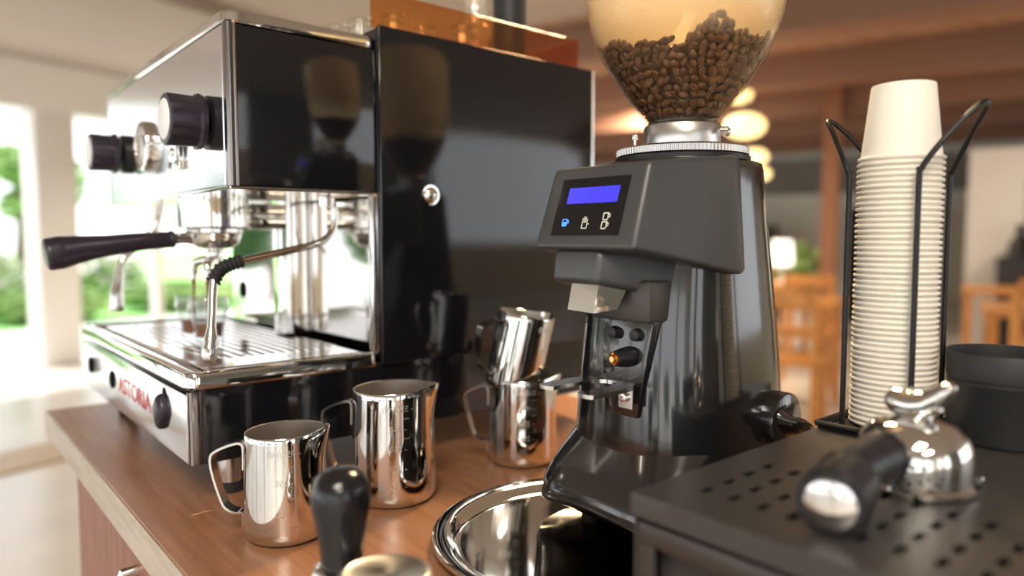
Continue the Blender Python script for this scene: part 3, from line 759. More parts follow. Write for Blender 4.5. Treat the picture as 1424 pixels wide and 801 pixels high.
    V = [[bm.verts.new((x, y, z)) for x, y in L_] for L_ in (outer, inner) for z in (.1440, .1475)]
    for i in range(n_ - 1):
        bm.faces.new((V[1][i], V[1][i + 1], V[3][i + 1], V[3][i])); bm.faces.new((V[0][i], V[2][i], V[2][i + 1], V[0][i + 1]))
        bm.faces.new((V[0][i], V[0][i + 1], V[1][i + 1], V[1][i])); bm.faces.new((V[2][i], V[3][i], V[3][i + 1], V[2][i + 1]))
    for i in (0, n_ - 1): bm.faces.new((V[0][i], V[1][i], V[3][i], V[2][i]))
    fk = obj('fork', bm, 'steel', t, label='flat steel fork holding the portafilter')
    bm = B(); box(bm, .4925, .4945, .4160, .4330, .126, .1438, .0003, 1); obj('fork_bracket', bm, 'steel', fk)
    bm = B(); cyl(bm, (.4926, .4250, .1360), (.4890, .4250, .1360), .0042, .0042, 16, .0005); cyl(bm, (.4892, .4250, .1360), (.4885, .4250, .1360), .0022, n=6); obj('fork_screw', bm, 'chrome', fk)
    # rotary power switch on the right flank
    kx, kz = .640, .1050
    bm = B(); lathe(bm, [(0, .3480), (.0240, .3480), (.0265, .3495), (.0270, .3520), (.0270, .3640), (0, .3640)], (kx, 0, kz), 48, 'y'); sw = obj('power_switch', bm, 'body_black', t)
    bm = B(); rings = []
    for y, a, b2 in ((.3482, .0215, .0150), (.3430, .0205, .0110), (.3370, .0195, .0095), (.3310, .0175, .0085), (.3280, .0130, .0060)):
        rings.append([(kx + a * math.copysign(abs(math.cos(2 * PI * i / 28)) ** .8, math.cos(2 * PI * i / 28)) * .93 - b2 * math.sin(2 * PI * i / 28) * .35, y, kz - .003 + b2 * math.sin(2 * PI * i / 28) - .30 * a * math.cos(2 * PI * i / 28)) for i in range(28)])
    loft(bm, rings); obj('switch_grip', bm, 'body_black', sw)
    bm = B(); src = text_bm('0', .008, .0001); merge(bm, src, lambda c: Vector((kx - .004 + c.x, .3479 - c.z, kz + .019 + c.y))); obj('switch_mark', bm, 'white', sw)
    # adjusting collar with fine teeth
    bm = B(); lathe(bm, [(0, .3536), (.0660, .3536), (.0660, .3580), (.0640, .3590), (0, .3590)], (GX, GY, 0), 72); obj('collar_seat', bm, 'plastic', t)
    bm = B(); n = 440; rings = []
    for r, z, tt in ((.0500, .3592, 0), (.0625, .3592, 0), (.0638, .3602, 1), (.0638, .3662, 1), (.0625, .3678, 0), (.0500, .3682, 0)):
        rings.append([(GX + (r + (.0009 if tt and i % 4 < 2 else 0)) * math.cos(2 * PI * i / n), GY + (r + (.0009 if tt and i % 4 < 2 else 0)) * math.sin(2 * PI * i / n), z) for i in range(n)])
    loft(bm, rings); obj('adjusting_collar', bm, 'alu', t, label='toothed bright metal adjusting ring')
    bm = B(); lathe(bm, [(0, .3680), (.0372, .3680), (.0375, .3690), (.0375, .3890), (.0370, .3900), (0, .3900)], (GX, GY, 0), 64); nk = obj('hopper_neck', bm, 'alu', t)
    RX, RYv = .764, -.645
    def side(r, z, fwd=0): return Vector((GX + RX * r + .645 * fwd, GY + RYv * r + .764 * fwd, z))
    bm = B(); cyl(bm, side(.030, .3835, -.028), side(.037, .3835, -.031), .0026, n=12); cyl(bm, side(.037, .3835, -.015), side(.042, .3835, -.012), .0045, n=16, bev=.0005); obj('thumb_screw', bm, 'steel', nk)
    bm = B(); cyl(bm, side(-.047, .3683), side(-.047, .3780), .0018, n=12); cyl(bm, side(-.047, .3775), side(-.047, .3820), .0036, n=14, bev=.0005); obj('lock_pin', bm, 'steel', t)
    # hopper
    prof = [(.0360, .3902), (.0362, .3975), (.0385, .3995), (.0465, .4090), (.0590, .4240), (.0700, .4405), (.0790, .4560), (.0870, .4740), (.0930, .4930), (.0970, .5150), (.1000, .5450), (.1015, .5900), (.1018, .6300)]
    bm = B(); lathe(bm, prof + [(.0995, .6300)] + [(r - .0022, z) for r, z in reversed(prof[:-1])], (GX, GY, 0), 96)
    hp = obj('hopper', bm, 'hopper', t, ang=60, label='amber-tinted transparent bean hopper')
    bm = B(); lathe(bm, [(.0, .6310), (.1040, .6310), (.1040, .6350), (.09, .6400), (0, .6420)], (GX, GY, 0), 64); obj('hopper_lid', bm, 'hopper', hp)
    # gate slide at the hopper mouth
    bm = B(); lathe(bm, [(0, .3925), (.0335, .3925), (.0335, .3940), (0, .3940)], (GX, GY, 0), 40); obj('gate', bm, 'plastic', hp)
    return t
grinder()

# ------------------------------------------------------------------ coffee beans
HP = [(.0335, .3950), (.0362, .3990), (.0443, .4090), (.0568, .4240), (.0678, .4405), (.0768, .4560), (.0848, .4740), (.0908, .4930), (.0948, .5150)]
def hop_r(z):
    for (r0, z0), (r1, z1) in zip(HP, HP[1:]):
        if z <= z1: return r0 + (r1 - r0) * max(0, (z - z0)) / (z1 - z0)
    return HP[-1][0]
def bean_bm(l=.0050, w=.0037, h=.0027):
    bm = B(); vs = ellipsoid(bm, (0, 0, 0), (l, w, h), 14, 10)
    for v in bm.verts:
        if v.co.z < 0: v.co.z *= .62
        g = math.exp(-(v.co.y / .0007) ** 2)
        if v.co.z < 0: v.co.z += .0011 * g * (1 - (v.co.x / l) ** 2)
    return bm
def bean_top(x, y):
    r = x * .764 - y * .645            # to the right as seen from the front
    d = x * .645 + y * .764
    z = .468 + .07 * r + .008 * math.sin(r * 70 + 1) - .012 * math.exp(-((r + .012) / .012) ** 2)
    return z - .10 * max(0, abs(r) - .055)
def beans():
    rnd = random.Random(11)
    bm = bean_bm(); finish(bm, 60); me = bpy.data.meshes.new('coffee_bean'); bm.to_mesh(me); bm.free(); me.materials.append(M['bean'])
    front = []; rest = []
    z = .4005; row = 0
    while z < .485:
        for layer in range(3):
            R = hop_r(z) - .0036 - layer * .0075
            if R < .005: continue
            n = max(4, int(2 * PI * R / .0082))
            for i in range(n):
                a = 2 * PI * (i + .5 * (row % 2)) / n + rnd.uniform(-.3, .3) * .008 / R
                zz = z + rnd.uniform(-.0012, .0012); rr = R + rnd.uniform(-.0005, .0005)
                x, y = rr * math.cos(a), rr * math.sin(a)
                if zz > bean_top(x, y) + rnd.uniform(-.002, .002): continue
                facing = -(x * .645 + y * .764) / max(rr, 1e-6)
                (front if (layer == 0 and facing > -.10) else rest).append((x, y, zz, a, facing))
        z += .0063; row += 1
    # heap surface
    for _ in range(420):
        a = rnd.uniform(0, 2 * PI); r = .062 * math.sqrt(rnd.random()); x, y = r * math.cos(a), r * math.sin(a)
        rest.append((x, y, bean_top(x, y) - rnd.uniform(.001, .006), a, 0))
    front.sort(key=lambda b: -b[4])
    extra = front[300:]; front = front[:300]
    def mtx(b):
        x, y, z, a, f = b
        out = Vector((math.cos(a), math.sin(a), -.7)).normalized()
        q = out.to_track_quat('Z' if rnd.random() < .45 else '-Z', 'X').to_matrix().to_4x4()
        wob = Matrix.Rotation(rnd.uniform(-.5, .5), 4, 'X') @ Matrix.Rotation(rnd.uniform(-.4, .4), 4, 'Y') @ Matrix.Rotation(rnd.uniform(0, PI), 4, 'Z')
        s = rnd.uniform(.86, 1.10)
        return Matrix.Translation(Vector((GX + x, GY + y, z))) @ q @ wob @ Matrix.Scale(s, 4)
    for b in front:
        o = bpy.data.objects.new('coffee_bean', me); COL.objects.link(o); o.matrix_world = mtx(b)
        tag(o, 'dark roasted coffee bean against the front wall of the grinder hopper', 'coffee bean', 'coffee beans in the hopper')
    bm = B(); src = bean_bm()
    sv = [v.co.copy() for v in src.verts]; sf = [[v.index for v in f.verts] for f in src.faces]; src.verts.index_update(); src.free()
    bm2 = bean_bm(); bm2.verts.index_update(); sv = [v.co.copy() for v in bm2.verts]; sf = [[v.index for v in f.verts] for f in bm2.faces]; bm2.free()
    for b in rest + extra:
        m4 = mtx(b); vs = [bm.verts.new(m4 @ c) for c in sv]
        for f in sf: bm.faces.new([vs[i] for i in f])
    bmesh.ops.translate(bm, verts=bm.verts, vec=-Vector((GX, GY, .39)))
    o = obj('coffee_beans', bm, 'bean', None, False, ang=60); o.location = (GX, GY, .39)
    tag(o, 'heap of dark roasted coffee beans filling the grinder hopper behind the front layer', 'coffee beans', kind='stuff')
beans()

# ------------------------------------------------------------------ tamper and distributor, cut by the lower frame edge
t = thing('tamper', 'coffee tamper with black rounded handle standing in front of the pitchers', 'tamper', (.2245, .4490, 0))
bm = B(); lathe(bm, [(0, 0), (.0287, 0), (.0290, .001), (.0290, .011), (.0275, .0135), (.016, .019), (.0120, .028), (.0125, .036), (.0195, .0455), (.0205, .0485), (.0195, .0510), (.0150, .0525), (0, .0525)], n=48); obj('tamper_base', bm, 'chrome', t, False)
bm = B(); lathe(bm, [(0, .0526), (.0140, .0526), (.0143, .0560), (.0155, .0700), (.0180, .0850), (.0198, .0930), (.0206, .0985), (.0205, .1040), (.0192, .1100), (.0165, .1155), (.0122, .1193), (.0065, .1212), (0, .1216)], n=48); obj('handle', bm, 'black_soft', t, False)
t = thing('coffee_distributor', 'round brushed steel puck beside the tamper at the bottom frame edge', 'coffee tool', (.229, .398, 0))
bm = B(); lathe(bm, [(0, 0), (.0285, 0), (.0288, .002), (.0288, .040), (.0275, .042), (0, .042)], n=56); obj('body', bm, 'steel', t, False)
bm = B(); lathe(bm, [(0, .0421), (.0260, .0421), (.0300, .0440), (.0303, .0460), (.0303, .0620), (.0295, .0636), (.0270, .0645), (.0262, .0640), (.003, .0632), (0, .0632)], n=72); obj('grip_disc', bm, 'brushed', t, False)

# twig on the counter
bm = B(); tube(bm, [(-.010, .001, .0009), (-.003, -.0004, .0012), (.004, .0010, .0012), (.0105, -.0005, .0016)], [.0005, .0009, .0008, .0004], 8, 3)
solo('twig', bm, 'twig', (.2205, .749, 0), 'tiny thin brown twig lying on the counter left of the small pitcher', 'twig')

# ------------------------------------------------------------------ knock box drawer with perforated top
BX0, BX1, BY0, BY1, BZ = .356, .815, -.10, .301, .115
def knock_box():
    t = thing('knock_drawer', 'wide black metal knock drawer with slotted top, under the paper cups', 'drawer box', (.58, .10, 0))
    # perforated lid: plate built as cells so the slots are real openings
    slots = []
    for i in range(4):
        for j in range(18):
            cx, cy = .3975 + i * .0248, .271 - j * .02
            if cy > BY0 + .02: slots.append((cx, cy))
    hl, hw = .0068, .0027
    xs = sorted(set([BX0, BX1] + [round(c + s, 5) for i in range(4) for c in (.3975 + i * .0248,) for s in (-hl, hl)]))
    ys = sorted(set([BY0, BY1] + [round(.271 - j * .02 + s, 5) for j in range(18) if .271 - j * .02 > BY0 + .02 for s in (-hw, hw)]))
    bm = B(); vd = {}
    def V(x, y, z):
        k = (round(x, 6), round(y, 6), round(z, 6))
        if k not in vd: vd[k] = bm.verts.new(k)
        return vd[k]
    hole = lambda x, y: any(abs(x - a) < hl and abs(y - b) < hw for a, b in slots)
    zt, zb = BZ, BZ - .0015
    zl = BZ - .0150
    nx, ny = len(xs) - 1, len(ys) - 1
    H = [[hole((xs[i] + xs[i + 1]) / 2, (ys[j] + ys[j + 1]) / 2) for j in range(ny)] for i in range(nx)]
    for i in range(nx):
        for j in range(ny):
            a, b, c, d = xs[i], xs[i + 1], ys[j], ys[j + 1]
            if H[i][j]:
                # rounded slot: fill corner triangles
                r = .0016
                for (px, py, sx, sy) in ((a, c, 1, 1), (b, c, -1, 1), (b, d, -1, -1), (a, d, 1, -1)):
                    pass
                for (p, q) in (((a, c), (b, c)), ((b, c), (b, d)), ((b, d), (a, d)), ((a, d), (a, c))):
                    bm.faces.new((V(*p, zt), V(*q, zt), V(*q, zb), V(*p, zb)))
                continue
            bm.faces.new((V(a, c, zt), V(b, c, zt), V(b, d, zt), V(a, d, zt)))
            bm.faces.new((V(a, d, zb), V(b, d, zb), V(b, c, zb), V(a, c, zb)))
    for i in range(nx):
        for y in (ys[0], ys[-1]): bm.faces.new((V(xs[i], y, zt), V(xs[i + 1], y, zt), V(xs[i + 1], y, zl), V(xs[i], y, zl)))
    for j in range(ny):
        for x in (xs[0], xs[-1]): bm.faces.new((V(x, ys[j], zt), V(x, ys[j + 1], zt), V(x, ys[j + 1], zl), V(x, ys[j], zl)))
    es = [e for e in bm.edges if all(abs(v.co.z - zt) < 1e-6 for v in e.verts) and (all(abs(v.co.x - BX0) < 1e-6 for v in e.verts) or all(abs(v.co.y - BY1) < 1e-6 for v in e.verts) or all(abs(v.co.y - BY0) < 1e-6 for v in e.verts) or all(abs(v.co.x - BX1) < 1e-6 for v in e.verts))]
    ce = [e for e in bm.edges if abs(e.verts[0].co.z - e.verts[1].co.z) > .01]
    bmesh.ops.bevel(bm, geom=es, offset=.0014, segments=3, profile=.5, affect='EDGES')
    obj('slotted_top', bm, 'powder', t, ang=50, label='black top plate with rows of slots')
    bm = B()
    box(bm, BX0 + .002, BX1 - .002, BY1 - .0035, BY1 - .0015, .003, zl + .004); box(bm, BX0 + .002, BX1 - .002, BY0 + .0015, BY0 + .0035, .003, zl + .004)
    box(bm, BX1 - .004, BX1 - .002, BY0 + .004, BY1 - .004, .003, zl + .004); box(bm, BX0 + .002, BX1 - .004, BY0 + .004, BY1 - .004, .003, .005)
    c = obj('casing', bm, 'powder', t)
    for x in (BX0 + .03, BX1 - .03):
        for y in (BY0 + .03, BY1 - .03):
            bm = B(); cyl(bm, (x, y, 0), (x, y, .003), .012); obj('rubber_foot', bm, 'rubber', c)
    bm = B(); x = BX0 + .001; y0, y1, z0, z1 = BY0 + .006, BY1 - .005, .008, .0965
    def frame(a, z_): return a
    box(bm, x, x + .006, y0, y1, z1 - .014, z1, .0015, 2); box(bm, x, x + .006, y0, y1, z0, z0 + .012, .0015, 2)
    box(bm, x, x + .006, y0, y0 + .012, z0 + .012, z1 - .014, .0008, 1); box(bm, x, x + .006, y1 - .012, y1, z0 + .012, z1 - .014, .0008, 1)
    box(bm, x + .012, x + .014, y0 + .01, y1 - .01, z0 + .01, z1 - .012)
    box(bm, x + .005, x + .012, y0 + .012, y1 - .012, z1 - .016, z1 - .014); box(bm, x + .005, x + .012, y0 + .012, y1 - .012, z0 + .012, z0 + .0135)
    obj('drawer_front', bm, 'powder', t)
knock_box()

# portafilter lying upside down on the knock drawer
def loose_portafilter():
    t = thing('portafilter', 'upturned chrome portafilter with black handle lying on the slotted knock drawer', 'portafilter', (.5110, .1880, BZ))
    bm = B(); lathe(bm, [(.0290, .0004), (.0375, .0004), (.0385, .0015), (.0385, .0050), (.0350, .0065), (.0352, .0150), (.0348, .0250), (.0315, .0350), (.0240, .0420), (.0130, .0455), (0, .0460)], n=64)
    lathe(bm, [(.0290, .0004), (.0290, .012), (.0240, .024), (0, .027)], n=64)
    b = obj('basket_holder', bm, 'chrome', t, False, ang=45)
    for a in (-.55, PI - .55):
        bm = B(); b2 = bmesh.new(); box(b2, .030, .0440, -.0115, .0115, .0012, .0062, .0018, 2)
        merge(bm, b2, lambda c: Matrix.Rotation(a, 3, 'Z') @ c); obj('ear', bm, 'chrome', b, False)
    # neck and handle towards -x
    bm = B(); tube(bm, [(-.026, .0005, .022), (-.036, .001, .0245), (-.046, .0015, .0255)], [.0125, .0105, .0095], 20, 4); obj('neck', bm, 'chrome', t, False)
    bm = B(); tube(bm, [(-.040, .001, .0285), (-.044, .0012, .0285), (-.0475, .0014, .0282), (-.052, .0016, .028), (-.070, .0028, .0265), (-.090, .004, .0240), (-.098, .000, .0215), (-.115, -.003, .0198), (-.1255, -.0052, .0194), (-.1285, -.006, .0193)],
                   [.0110, .0160, .0170, .0155, .0145, .0160, .0182, .0194, .0192, .0176], 32, 5); h = obj('handle', bm, 'plastic', t, False)
    bm = B(); d = Vector((-.1285, -.006, .0193)) - Vector((-.115, -.003, .0198)); d.normalize(); p0 = Vector((-.1283, -.006, .0193))
    s, u = frame_at(d)
    rings = [[p0 + d * hh + (s * math.cos(2 * PI * k / 36) + u * math.sin(2 * PI * k / 36)) * r for k in range(36)] for r, hh in ((.0140, 0), (.0138, .0016), (.011, .0026), (.006, .0032), (.001, .0034))]
    loft(bm, rings); obj('end_cap', bm, 'chrome', h, False, label='polished round end cap')
    # double spout standing up
    bm = B(); cyl(bm, (0, 0, .0455), (0, 0, .0490), .0105, .0100, 24, .001); n = obj('spout_nut', bm, 'chrome', t, False)
    bm = B()
    R = Matrix.Rotation(math.radians(-14), 3, 'Z')
    P = [(-.002, .0150, .0560), (-.002, .0135, .0558), (-.001, .0080, .0550), (0, 0, .0545), (.001, -.0080, .0570), (.001, -.0150, .0620), (.001, -.0205, .0680), (.001, -.0235, .0715)]
    tube(bm, [R @ Vector(p) for p in P], [.0060, .0098, .0112, .0115, .0102, .0082, .0058, .0030], 24, 6, flat=(1.15, .92)); obj('double_spout', bm, 'chrome', t, False, ang=60)
loose_portafilter()

# ------------------------------------------------------------------ black canister
bm = B(); lathe(bm, [(0, .0005), (.0395, .0005), (.0405, .002), (.0408, .003), (.0418, .0475), (.0422, .0480), (.0422, .0492), (.0412, .0500), (.0412, .0510), (.0424, .0518), (.0428, .0540), (.0432, .0725), (.0428, .0732), (.0418, .0728), (.0408, .0500), (.0395, .004), (0, .0035)], n=72)
bmesh.ops.remove_doubles(bm, verts=bm.verts, dist=1e-6)
solo('black_canister', bm, 'can_black', (.6800, .1830, BZ), 'open matt black metal canister on the knock drawer, right of the cups', 'canister', ang=40)

# ------------------------------------------------------------------ paper cups in a wire holder
CX, CY = .6500, .2590
t = thing('cup_holder', 'black wire cup holder with two hairpin guides around the paper cups', 'cup holder', (CX, CY, BZ))
bm = B(); box(bm, -.052, .046, -.036, .040, .0005, .0030, .001, 1)
for a, b in (((-.052, -.036), (.046, -.036)), ((.046, -.036), (.046, .040)), ((.046, .040), (-.052, .040)), ((-.052, .040), (-.052, -.036))):
    tube(bm, [(a[0], a[1], .0055), (b[0], b[1], .0055)], .0026, 10, 0)
obj('holder_base', bm, 'wire', t, False)
for s in (-1, 1):
    yb = .0275 * s; hx = .0325
    P = [(-hx, yb, .003), (-hx, yb, .11), (-hx, yb, .2120), (-hx * .99, yb + s * .001, .2190), (-hx * .85, yb + s * .009, .2340), (-hx * .55, yb + s * .021, .2530), (-hx * .28, yb + s * .0310, .2660), (-hx * .10, yb + s * .0345, .2700),
         (hx * .10, yb + s * .0345, .2700), (hx * .28, yb + s * .0310, .2660), (hx * .55, yb + s * .021, .2530), (hx * .85, yb + s * .009, .2340), (hx * .99, yb + s * .001, .2190), (hx, yb, .2120), (hx, yb, .11), (hx, yb, .003)]
    bm = B(); tube(bm, P, .0023, 12, 6); obj('wire_guide', bm, 'wire', t, False)
def cup_mesh():
    bm = B(); h, rb, rr = .0630, .0243, .0309
    prof = []
    for k in range(9):
        a = -PI / 2 + 2 * PI * k / 8 * .8; prof.append((rr + .0011 + .0013 * math.cos(a), .0016 + .0013 * math.sin(a)))
    prof = [(rr - .0004, .0030), (rr - .0004, .0006)] + [(rr + .0008, .0002), (rr + .0022, .0006), (rr + .0027, .0018), (rr + .0022, .0030), (rr + .0010, .0035), (rr + .0001, .0036)]
    prof += [(rb + .0003, h - .001), (rb, h), (rb - .0006, h), (rb - .0008, h - .0045), (0, h - .0045)]
    prof = [(rb - .0010, h - .006), (rr - .0006, .004)] + prof
    lathe(bm, prof, n=48); bmesh.ops.remove_doubles(bm, verts=bm.verts, dist=1e-6)
    return bm
NC = 49; z0 = BZ + .0042; dz = .00469
first = None
for k in range(NC):
    if first is None:
        first = solo('paper_cup', cup_mesh(), 'paper', (CX, CY, z0), '', 'paper cup', 'stacked paper cups', 40); o = first
    else:
        o = first.copy(); COL.objects.link(o)
    rn = random.Random(k)
    o.location = (CX + rn.uniform(-.0003, .0003), CY + rn.uniform(-.0003, .0003), z0 + k * dz)
    o['label'] = ('topmost white paper cup, its whole upturned wall showing above the stack' if k == NC - 1 else 'lowest white paper cup, its rim on the wire holder base' if k == 0
                  else 'white paper cup within the tall upturned stack, only its rolled rim showing')

# ------------------------------------------------------------------ cafe furniture in the background
def table(p, q, lb):
    c = PQ(p, q, FZ); t = thing('cafe_table', lb, 'table', c, BA, 'cafe tables')
    bm = B(); box(bm, -.40, .40, -.40, .40, .72, .755, .006, 1); obj('tabletop', bm, 'tablewood', t, False)
    for x in (-.35, .35):
        for y in (-.35, .35):
            bm = B(); box(bm, x - .025, x + .025, y - .025, y + .025, 0, .7198); obj('leg', bm, 'tablewood', t, False)
    bm = B(); box(bm, -.32, .32, -.36, -.34, .64, .7198); box(bm, -.32, .32, .34, .36, .64, .7198); obj('apron', bm, 'tablewood', t, False)
proto = None
def chair(p, q, rz, lb):
    global proto
    c = PQ(p, q, FZ)
    if proto is None:
        t = thing('cafe_chair', lb, 'chair', c, BA + rz, 'cafe chairs'); proto = t
        bm = B(); box(bm, -.21, .21, -.21, .21, .43, .465, .01, 2); obj('seat', bm, 'tablewood', t, False)
        for x in (-.18, .18):
            bm = B(); tube(bm, [(x, -.18, 0), (x, -.18, .4298)], .02, 8, 0); obj('leg', bm, 'tablewood', t, False)
            bm = B(); tube(bm, [(x, .2, 0), (x, .215, .45), (x, .25, .88)], .02, 8, 3); obj('leg', bm, 'tablewood', t, False)
        bm = B(); box(bm, -.16, .16, .225, .245, .78, .88, .005, 1); box(bm, -.16, .16, .215, .235, .60, .66, .005, 1); obj('backrest', bm, 'tablewood', t, False)
    else:
        t = copy_tree(proto); t.location = c; t.rotation_euler = (0, 0, BA + rz); t['label'] = lb
# (P, Q) spots worked out from where the tables stand in the cafe
for p, q, lb in ((5.2, 1.05, 'orange-brown cafe table left of the paper cups, nearest of those in view'), (7.2, 1.6, 'orange-brown cafe table behind the nearest one, carrying white lamps'),
                 (5.4, -.55, 'orange-brown cafe table right of the paper cups, nearer one'), (7.3, -.45, 'orange-brown cafe table right of the paper cups, farther one'), (7.4, -1.6, 'orange-brown cafe table at the right frame edge')):
    table(p, q, lb)
for p, q, rz, lb in ((4.6, .85, PI / 2, 'wooden cafe chair at the near side of the left cafe table'), (5.2, 1.75, 0, 'wooden cafe chair at the far left end of the left cafe table'), (5.95, 1.0, -PI / 2, 'wooden cafe chair between the two left cafe tables'),
                     (6.5, 1.75, PI / 2, 'wooden cafe chair drawn up to the table with white lamps'), (4.75, -.45, PI / 2, 'wooden cafe chair in front of the nearer right cafe table'), (5.4, -1.25, PI, 'wooden cafe chair at the right end of the nearer right table'),
                     (6.2, -.6, -PI / 2, 'wooden cafe chair behind the nearer right cafe table'), (6.9, .35, 0, 'wooden cafe chair in front of the farther right table'), (6.7, -1.5, PI / 2, 'wooden cafe chair by the table at the right frame edge'), (8.0, 1.9, -PI / 2, 'wooden cafe chair behind the table with white lamps')):
    chair(p, q, rz, lb)
# white lamps on the far table
for dp, dq, h, lb in ((-.15, -.22, .40, 'glowing white table lamp, tallest on the far cafe table'), (.1, .12, .34, 'glowing white table lamp next to the tallest one'), (-.1, .34, .26, 'small glowing white table lamp at the left of the far cafe table')):
    t = thing('table_lamp', lb, 'lamp', PQ(7.2 + dp, 1.6 + dq, FZ + .756), 0, 'white table lamps')
    bm = B(); lathe(bm, [(0, 0), (.05, 0), (.05, .01), (.012, .02), (.012, h * .4), (0, h * .4)], n=20); obj('lamp_base', bm, 'pot', t, False)
    bm = B(); lathe(bm, [(0, h * .405), (.09, h * .405), (.10, h * .5), (.085, h), (0, h)], n=24); obj('lamp_shade', bm, 'lampwhite', t, False)
# potted plants
rnd = random.Random(5)
for p, q, lb in ((8.9, 1.55, 'potted green plant between the wooden pillar and the paper cups'), (8.6, 2.6, 'potted green plant just right of the grinder body')):
    t = thing('potted_plant', lb, 'plant', PQ(p, q, FZ), 0, 'potted plants')
    bm = B(); lathe(bm, [(0, 0), (.13, 0), (.18, .35), (.16, .35), (0, .32)], n=24); obj('pot', bm, 'pot', t, False)
    bm = B(); leafblob(bm, (0, 0, .75), (.28, .28, .40), 500, .07, rnd); obj('foliage', bm, 'leaf', t, False)
    bm = B(); tube(bm, [(0, 0, .32), (.01, 0, .6)], .02, 8); obj('stem', bm, 'bark', t, False)
# wooden pillar, dark shelving
bm = B(); pqbox(bm, 8.15, 8.31, 1.06, 1.22, FZ + .001, CZ - .002); struct('trim_40', bm, 'pillar')
def shelf(p, q, w, h, lb, rz=0, n=3):
    t = thing('dark_shelf', lb, 'shelf', PQ(p, q, FZ), BA + rz, 'dark shelf units')
    bm = B(); box(bm, -.2, -.17, -w / 2, w / 2, 0, h); box(bm, -.17, .2, -w / 2, -w / 2 + .03, 0, h); box(bm, -.17, .2, w / 2 - .03, w / 2, 0, h); obj('frame', bm, 'darkthing', t, False)
    for k in range(n + 1):
        z = (h - .03) * k / n; bm = B(); box(bm, -.169, .2, -w / 2 + .031, w / 2 - .031, z, z + .03); obj('shelf_board', bm, 'darkthing', t, False)
shelf(11.4, 3.0, 1.3, 1.35, 'low dark shelf unit against the far grey wall, left of the pillar', PI)
shelf(11.3, .9, .8, 1.6, 'tall dark shelf unit by the far wall right of the pillar', PI)
shelf(9.4, -1.6, 1.0, 1.55, 'dark shelf unit inside the opening of the white partition', PI)
t = thing('espresso_station', 'dark bulky coffee station standing behind the right cafe tables', 'counter', PQ(8.15, -.78, FZ), BA)
bm = B(); box(bm, -.3, .25, -.45, .45, 0, 1.0, .02, 2); obj('cabinet', bm, 'darkthing', t, False)
bm = B(); box(bm, -.2, .2, -.35, .1, 1.001, 1.35, .04, 3); obj('appliance', bm, 'darkthing', t, False)
bm = B(); lathe(bm, [(0, 1.0005), (.09, 1.0005), (.09, 1.12), (.04, 1.2), (.03, 1.3), (0, 1.3)], (0, .28, 0), 20); obj('jug', bm, 'can_black', t, False)

# pendant lamps of the cafe
def pendant(p, q, z, r, m, lb, energy=0, col=(1, .75, .42)):
    c = PQ(p, q, z); t = thing('pendant_lamp', lb, 'lamp', c, 0, 'pendant lamps in the cafe')
    bm = B(); ellipsoid(bm, (0, 0, 0), (r, r, r * .62), 24, 14); obj('lamp_shade', bm, m, t, False)
    bm = B(); tube(bm, [(0, 0, r * .62), (0, 0, CZ - z - .002)], .006, 6, 0); obj('cord', bm, 'darkthing', t, False)
pend = []
def at_px(px, py, D):
    f = 1003.; th = math.radians(49.8); pt = math.radians(-4)
    F = Vector((math.cos(th) * math.cos(pt), math.sin(th) * math.cos(pt), math.sin(pt))); R = Vector((math.sin(th), -math.cos(th), 0)); U = R.cross(F)
    return Vector((0, 0, .28)) + (F + R * ((px - 712) / f) - U * ((py - 400.5) / f)) * D
for i, (p, q, z, r, m, lb) in enumerate((
        (6.71, 1.72, 1.561, .115, 'lampglow', 'small round warm pendant lamp just right of the hopper waist'),
        (5.89, 1.46, 1.16, .16, 'lampglow', 'largest warm pendant lamp, low behind the neck of the hopper'),
        (7.61, 1.79, 1.096, .14, 'lampglow', 'warm pendant lamp above the right shoulder of the grinder'),
        (8.42, 1.91, .992, .12, 'lampglow', 'lowest warm pendant lamp beside the right shoulder of the grinder'),
        (6.92, -1.04, 1.195, .085, 'lampcyan', 'small cool white pendant lamp at the right frame edge'),
        (8.4, 4.15, 1.70, .06, 'lampglow', 'tiny warm pendant lamp in the gap between machine and hopper'))):
    pendant(p, q, z, r, m, lb)

# ------------------------------------------------------------------ light
def area(loc, size, energy, col, rot=(0, 0, 0), spread=PI):
    l = bpy.data.lights.new('area_light', 'AREA'); l.shape = 'DISK'; l.size = size; l.energy = energy; l.color = col; l.spread = spread
    o = bpy.data.objects.new('area_light', l); COL.objects.link(o); o.location = loc; o.rotation_euler = rot; return o
# added downlights at the ceiling, put in to brighten the cafe tables
for (p, q, e) in ((5.6, 2.6, 95), (7.9, 3.2, 95), (7.4, -2.2, 95)):
    c = PQ(p, q, CZ - .03); area(c, .28, e, (1, .82, .60))
    t = thing('added_downlight', 'added flat round warm fill light at the cafe ceiling', 'lamp', (c.x, c.y, CZ - .0052), 0, 'added downlights')
    bm = B(); lathe(bm, [(.145, 0), (.17, 0), (.17, -.02), (.145, -.02), (.145, 0)], n=32); obj('housing', bm, 'white_paint', t, False)
# pendant over the counter, above the picture: warms the hopper from behind
t = thing('counter_pendant', 'warm dome pendant lamp over the counter behind the grinder', 'lamp', (1.15, .92, 1.12))
bm = B(); lathe(bm, [(.17, 0), (.172, .0), (.15, .07), (.09, .13), (.03, .16), (0, .165), (0, .163), (.03, .158), (.088, .128), (.148, .069), (.17, 0)], n=40); sh = obj('lamp_shade', bm, 'pot', t, False)
bm = B(); ellipsoid(bm, (0, 0, .06), (.035, .035, .045)); obj('bulb', bm, 'lampglow', t, False)
bm = B(); tube(bm, [(0, 0, .166), (0, 0, CZ - 1.122)], .004, 6, 0); obj('cord', bm, 'darkthing', t, False)
area((1.15, .92, 1.125), .30, 24, (1, .74, .42))
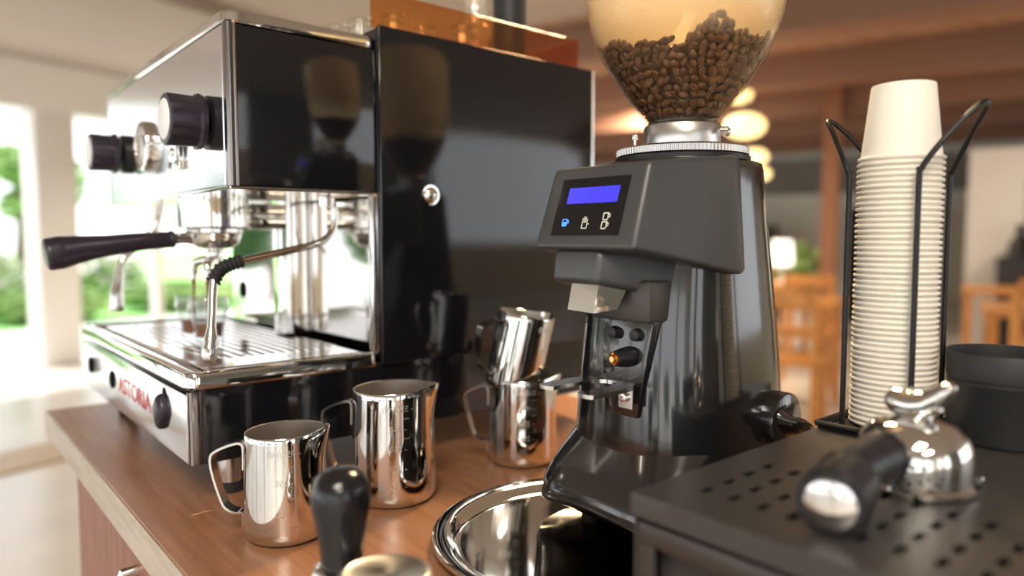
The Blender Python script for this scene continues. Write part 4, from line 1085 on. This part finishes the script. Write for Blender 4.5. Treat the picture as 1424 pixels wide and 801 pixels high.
# added fill panels, unseen above and behind the camera, to brighten the foreground
for (x, y) in ((-.9, -.7), (-1.4, -2.0)):
    l = area((x, y, CZ - .022), 1.0, 48, (1, .90, .76)); l.data.shape = 'RECTANGLE'; l.data.size = 1.1; l.data.size_y = .5
    t = thing('added_fill_panel', 'added flat rectangular fill light, unseen behind the camera', 'lamp', (x, y, CZ - .0052), 0, 'added fill panels')
    bm = B(); box(bm, -.58, .58, -.28, .28, -.012, 0, .003, 1); obj('housing', bm, 'white_paint', t, False)
sun = bpy.data.lights.new('sun', 'SUN'); sun.energy = 6.0; sun.angle = math.radians(3); sun.color = (1, .96, .9)
so = bpy.data.objects.new('sun', sun); COL.objects.link(so)
d = (PQ(.35, -1.0, -1.6)).normalized(); so.rotation_euler = d.to_track_quat('-Z', 'Y').to_euler()
w = bpy.data.worlds.new('world'); SC.world = w; w.use_nodes = True
nt = w.node_tree; bg = nt.nodes['Background']; bg.inputs['Color'].default_value = (.95, .97, 1.0, 1); bg.inputs['Strength'].default_value = 2.0

# ------------------------------------------------------------------ camera
cam = bpy.data.cameras.new('camera'); co = bpy.data.objects.new('camera', cam); COL.objects.link(co)
co.location = (0, 0, .28)
th = math.radians(49.8); pt = math.radians(-4)
co.rotation_euler = Vector((math.cos(th) * math.cos(pt), math.sin(th) * math.cos(pt), math.sin(pt))).to_track_quat('-Z', 'Y').to_euler()
cam.sensor_width = 36; cam.lens = 36 * 1003 / 1424; cam.clip_start = .02; cam.clip_end = 300
cam.dof.use_dof = True; cam.dof.focus_distance = .68; cam.dof.aperture_fstop = cam.lens / 1000 / .012
SC.camera = co
SC.view_settings.view_transform = 'Standard'; SC.view_settings.look = 'None'; SC.view_settings.gamma = 1; SC.view_settings.exposure = .25
try: SC.view_settings.use_curve_mapping = False
except Exception: pass
cy = SC.cycles
cy.use_denoising = True
cy.max_bounces = 10; cy.glossy_bounces = 6; cy.transparent_max_bounces = 24; cy.diffuse_bounces = 4
cy.caustics_reflective = False; cy.caustics_refractive = False
cy.sample_clamp_indirect = 6
